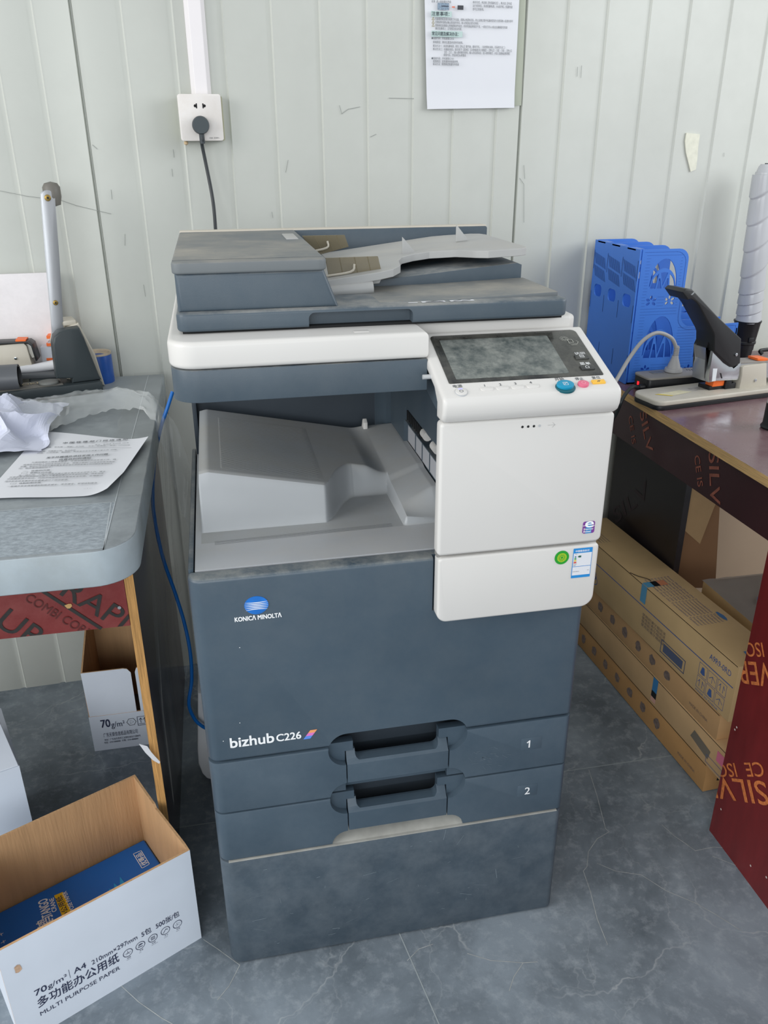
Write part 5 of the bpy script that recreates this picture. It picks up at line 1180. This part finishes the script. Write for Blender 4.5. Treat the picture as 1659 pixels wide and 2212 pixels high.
# power strip
SA = .17; SO = H(1402.6, 853, 2, RZ); SO = Vector((.985, .622, RZ+.0005))
ps = thing('power_strip', 'black power strip with dusty grey top lying before the blue rack', 'power strip', SO, .06)
PL(ps, 'case', prism(rr(0, .36, 0, .062, .010), 2, 0, .031, .001), black_p)
pt = PL(ps, 'top_plate', prism(rr(-.001, .361, -.001, .063, .011), 2, .031, .0365, .002), mat('dusty_grey_plate', '#8b8781', .55, var=.08, vs=20))
b = B(); Mp = frame((0, 0, .0365), (1, 0, 0), (0, 1, 0))
for cx in (.13, .19, .25, .31):
    for cy in (.018, .044):
        for dx in (-.006, 0, .006): strokes([((cx+dx, cy-.003), (cx+dx+.001, cy+.003))], .0016, Mp, .0003, b)
        strokes([((cx-.004, cy-.009), (cx-.001, cy-.0075))], .0014, Mp, .0003, b); strokes([((cx+.006, cy-.009), (cx+.003, cy-.0075))], .0014, Mp, .0003, b)
fuse(pt, b, dark_gap, True)
PL(ps, 'switch_recess', bx(.030, .058, .030, .050, .0362, .0372, .0004), mat('recess_grey', '#6f706f', .5), pt)
PL(ps, 'red_light', bx(-.0015, .001, .036, .042, .012, .020, .0004), mat('red_lamp', '#e8202a', .4, emit=1.5))
PL(ps, 'cable_boss', tube([(.002, .016, .013), (-.014, .014, .013)], lambda t: .0085-.002*t, 14, 0), black_p)
p0 = Matrix.Translation(SO) @ Matrix.Rotation(.06, 4, 'Z') @ Vector((-.012, .014, .013))
PL(ps, 'supply_cable', tube([Matrix.Rotation(-.06, 4, 'Z') @ (q-SO) for q in (p0, H(1366, 836, 1, .62), H(1352, 850, 1, .615), H(1341, 870, 1, .60), H(1332, 892, 1, .62), H(1318, 915, 1, .63), H(1290, 960, 1, .63), H(1240, 1100, 1, .63), Vector((.60, .68, .40)), Vector((.60, .72, .10)), Vector((.56, .74, .008)))], .0040, 10, 6), blk_cab)
# plug in the strip
pl_ = H(1454, 802, 2, RZ+.038)
pg = thing('grey_plug', 'grey three-pin plug standing in the power strip with its arched cable', 'plug', pl_)
P2('plug_base', lathe([(0, 0), (.0195, 0), (.0200, .003), (.0185, .008), (0, .009)], pl_, 32), grey_cab, pg)
P2('plug_body', lathe([(0, .006), (.0150, .008), (.0135, .014), (.0080, .030), (.0070, .036), (0, .036)], pl_, 28), grey_cab, pg)
b = B()
for k in range(6): lathe([(0, 0), (.0062, 0), (.0062, .0022), (0, .0022)], pl_+Vector((.001, 0, .035+k*.0036)), 18, b)
tube([pl_+Vector((0, 0, .03)), pl_+Vector((.001, 0, .058))], .0048, 12, 0, b)
P2('strain_relief', b, grey_cab, pg)
cp_ = [pl_+Vector((.001, 0, .054)), H(1461, 752, 1, pl_.y), H(1450, 730, 1, pl_.y-.005), H(1420, 719, 1, pl_.y-.01), H(1390, 735, 1, pl_.y-.02), H(1362, 770, 1, pl_.y-.03), H(1335, 815, 1, pl_.y-.05), H(1322, 838, 1, pl_.y-.06), H(1300, 880, 1, pl_.y-.08), H(1280, 1000, 1, .60), Vector((.56, .60, .70)), Vector((.50, .545, .66))]
P2('cable', tube(cp_, .0043, 12, 7), grey_cab, pg)

# heavy duty stapler
UA = math.atan2(.046, .289); STO = Vector((.944, .500, RZ+.0005))
stp = thing('heavy_duty_stapler', 'heavy duty stapler with black lever handle on a beige base on the right desk', 'stapler', STO, UA)
PL(stp, 'rubber_foot', prism(rr(0, .40, 0, .098, .028, 8, (.020, .01, .01, .030)), 2, 0, .009, .001), black_p)
PL(stp, 'base_plate', prism(rr(0, .40, 0, .098, .028, 8, (.020, .01, .01, .030)), 2, .009, .0195, .0028, 3), beige_p)
Mt_ = frame((0, 0, .0195), (1, 0, 0), (0, 1, 0))
lb = PL(stp, 'instruction_label', decal([[(.040, .052), (.100, .060), (.118, .040), (.062, .030)]], Mt_, .0004), mat('cream_label', '#d6cfae', .6, var=.06, vs=90), smooth=False)
PL(stp, 'label_stripe', decal([[(.030, .051), (.040, .052), (.062, .030), (.056, .028)]], Mt_, .0005), mat('yellow_stripe', '#d8bf4c', .6), smooth=False)
PL(stp, 'engraved_sketch', strokes([((.125, .062), (.160, .062)), ((.125, .062), (.132, .048)), ((.132, .048), (.165, .048)), ((.165, .048), (.160, .062)), ((.138, .056), (.155, .058)), ((.140, .052), (.158, .051))], .0008, Mt_, .0004), ink_g, smooth=False)
PL(stp, 'anvil_block', bx(.160, .222, .036, .072, .019, .028, .001), black_p)
PL(stp, 'anvil_post', prism([(.198, .019), (.226, .019), (.226, .031), (.220, .033), (.214, .031), (.212, .042), (.200, .043), (.197, .030)], 1, .030, .046, .001), black_p)
PL(stp, 'orange_guide', prism([(.166, .027), (.196, .027), (.197, .040), (.188, .041), (.184, .046), (.168, .046)], 1, .034, .058, .001), orange)
vpl = .050
def sl_(px, py, v=vpl):
    Ms2 = Matrix.Translation(STO) @ Matrix.Rotation(UA, 4, 'Z'); n = Ms2.to_3x3() @ Vector((0, 1, 0)); p = Ms2.inverted() @ HP(px, py, Ms2 @ Vector((0, v, 0)), n); return (p.x, p.z)
def C4p(x, y): return (1380+x*.1899, 500+y*.1899)
hv = .028
hpts = [(500, 690), (540, 655), (610, 660), (640, 690), (900, 970), (1168, 1222), (1155, 1500), (1072, 1548), (1000, 1500), (858, 1365), (862, 1190), (850, 1150), (690, 850), (650, 800), (598, 770), (560, 780)]
fpts = [(845, 1345), (1000, 1480), (1080, 1560), (1160, 1490), (1146, 1685), (1100, 1692), (885, 1700), (800, 1718), (795, 1650)]
hd = PL(stp, 'head_frame', prism([sl_(*C4p(x, y), hv) for x, y in fpts], 1, hv, hv+.046, .0010), chrome)
PL(stp, 'front_pillar', prism([sl_(*C4p(x, y), hv+.010) for x, y in ((775, 1330), (850, 1330), (850, 1150), (835, 1160), (800, 1420), (760, 1560), (745, 1700), (805, 1712))], 1, hv+.012, hv+.050, .001), alu, hd)
PL(stp, 'front_window', prism([sl_(*C4p(x, y), hv-.0005) for x, y in ((845, 1560), (893, 1560), (872, 1700), (832, 1705))], 1, hv-.0008, hv+.001), mat('white_metal_tab', '#e2e6ea', .4), hd)
PL(stp, 'lock_slot', prism([sl_(*C4p(x, y), hv-.001) for x, y in ((925, 1610), (938, 1612), (952, 1672), (940, 1672))], 1, hv-.0009, hv+.001), black_p, hd)
PL(stp, 'magazine_rail', prism([sl_(*C4p(x, y), hv+.004) for x, y in ((1150, 1490), (1800, 1465), (1800, 1640), (1140, 1685))], 1, hv+.004, hv+.040, .001), alu)
PL(stp, 'rail_cover_edge', prism([sl_(*C4p(x, y), hv+.002) for x, y in ((1150, 1488), (1800, 1463), (1800, 1480), (1150, 1505))], 1, hv+.002, hv+.042, .0006), mat('dusty_rail_top', '#8f8a84', .6), hd)
sbk = PL(stp, 'side_bracket', prism([sl_(*C4p(x, y), hv-.004) for x, y in ((1205, 1530), (1455, 1500), (1452, 1785), (1140, 1805), (1175, 1640), (1180, 1545))], 1, hv-.004, hv+.048, .0012), beige_p)
x, z = sl_(*C4p(1322, 1693), hv-.004); PL(stp, 'rivet', prism(circ(x, z, .0036, 16), 1, hv-.0062, hv-.003, .0008), chrome, sbk)
hn = PL(stp, 'lever_handle', prism([sl_(*C4p(x, y), hv-.006) for x, y in hpts], 1, hv-.006, hv+.052, .0022, 3), mat('black_handle', '#1f2123', .42, var=.05))
x, z = sl_(*C4p(1104, 1400), hv-.006); PL(stp, 'rivet', prism(circ(x, z, .0036, 18), 1, hv-.0085, hv-.005, .001), chrome, hn)
PL(stp, 'grip_mark', prism([sl_(*C4p(x, y), hv-.007) for x, y in ((592, 722), (625, 690), (640, 692), (612, 722))], 1, hv-.0068, hv-.005), mat('pale_grip_mark', '#8f9496', .5), hn)
PL(stp, 'orange_clip', prism([sl_(*C4p(x, y), hv+.01) for x, y in ((1340, 1440), (1450, 1435), (1462, 1460), (1400, 1474), (1336, 1466))], 1, hv+.006, hv+.036, .001), orange)

# poster tube standing by the wall
tb0 = H(1602, 768, 1, .905); tb0.z = RZ
cz_ = H(1602, 694, 1, .905).z-RZ
hl = thing('tube_holder', 'black plastic cup holder standing by the wall behind the stapler', 'holder', tb0)
P2('cup_wall', lathe([(0, 0), (.021, 0), (.023, .01), (.024, .032), (.0285, .036), (.0285, .041), (.027, .043), (.032, cz_-.004), (.034, cz_), (.034, cz_+.002), (.030, cz_+.002), (.025, .02), (0, .018)], tb0, 36), black_p, hl)
P2('cup_clip', bx(tb0.x-.008, tb0.x+.006, tb0.y-.031, tb0.y-.026, RZ+.043, RZ+.055, .001), black_p, hl)
wrapm = mat('grey_glossy_wrap', '#b9bbbe', .22, var=.04, vs=10)
zb_ = RZ+cz_-.002; tp_ = H(1651, 372, 1, .905); hgt_ = tp_.z-zb_
def phz(z): return z/.026 if z < .085 else 3.27+(z-.085)/.062
def wrap(u, v):
    a = u*2*math.pi; z = v*hgt_
    ph = (phz(z)-math.cos(a)*.34) % 1.0
    r = .0285+.0034*(1-ph)**.6*(1 if ph > .05 else ph/.05)
    r *= (.80 if v > .985 else 1)*(1.0-.08*v)
    return Vector((tb0.x+(tp_.x-tb0.x)*v+r*math.cos(a), tb0.y-.002+r*math.sin(a), zb_+z))
wp_ = thing('wrapped_roll', 'tall roll in twisted glossy grey plastic wrap standing in the black holder', 'wrapped roll', tb0+Vector((0, 0, .105)))
P2('spiral_wrap', grid(48, 320, wrap), wrapm, wp_)
P2('roll_end', lathe([(0, -.01), (.021, -.004), (.016, .012), (.012, .018), (0, .018)], (tp_.x, tb0.y-.002, tp_.z), 24), wrapm, wp_)
P2('dark_tip', lathe([(0, 0), (.0055, 0), (.0055, .003), (0, .003)], (tp_.x, tb0.y-.006, tp_.z+.017), 14), green_k, wp_)
# black bottle at right frame edge
b0 = H(1672, 925, 2, RZ)
bt = thing('black_bottle', 'black bottle with a white neck cut by the right frame edge', 'bottle', b0)
P2('bottle_body', lathe([(0, 0), (.024, 0), (.026, .004), (.0225, .010), (.022, .050), (0, .050)], b0, 30), black_p, bt)
P2('bottle_cap', lathe([(0, .050), (.021, .050), (.021, .082), (.019, .085), (0, .085)], b0, 30), white_p, bt)
t0 = H(1652, 768, 2, RZ); tag(obj('black_clamp', tube([t0+Vector((-.008, 0, .004)), t0+Vector((-.012, .005, .012)), t0+Vector((.02, .010, .013)), t0+Vector((.05, .012, .011))], .005, 8, 5), black_p, loc=t0), 'small black clamp on the right desk near the wall at the frame edge', 'clamp')
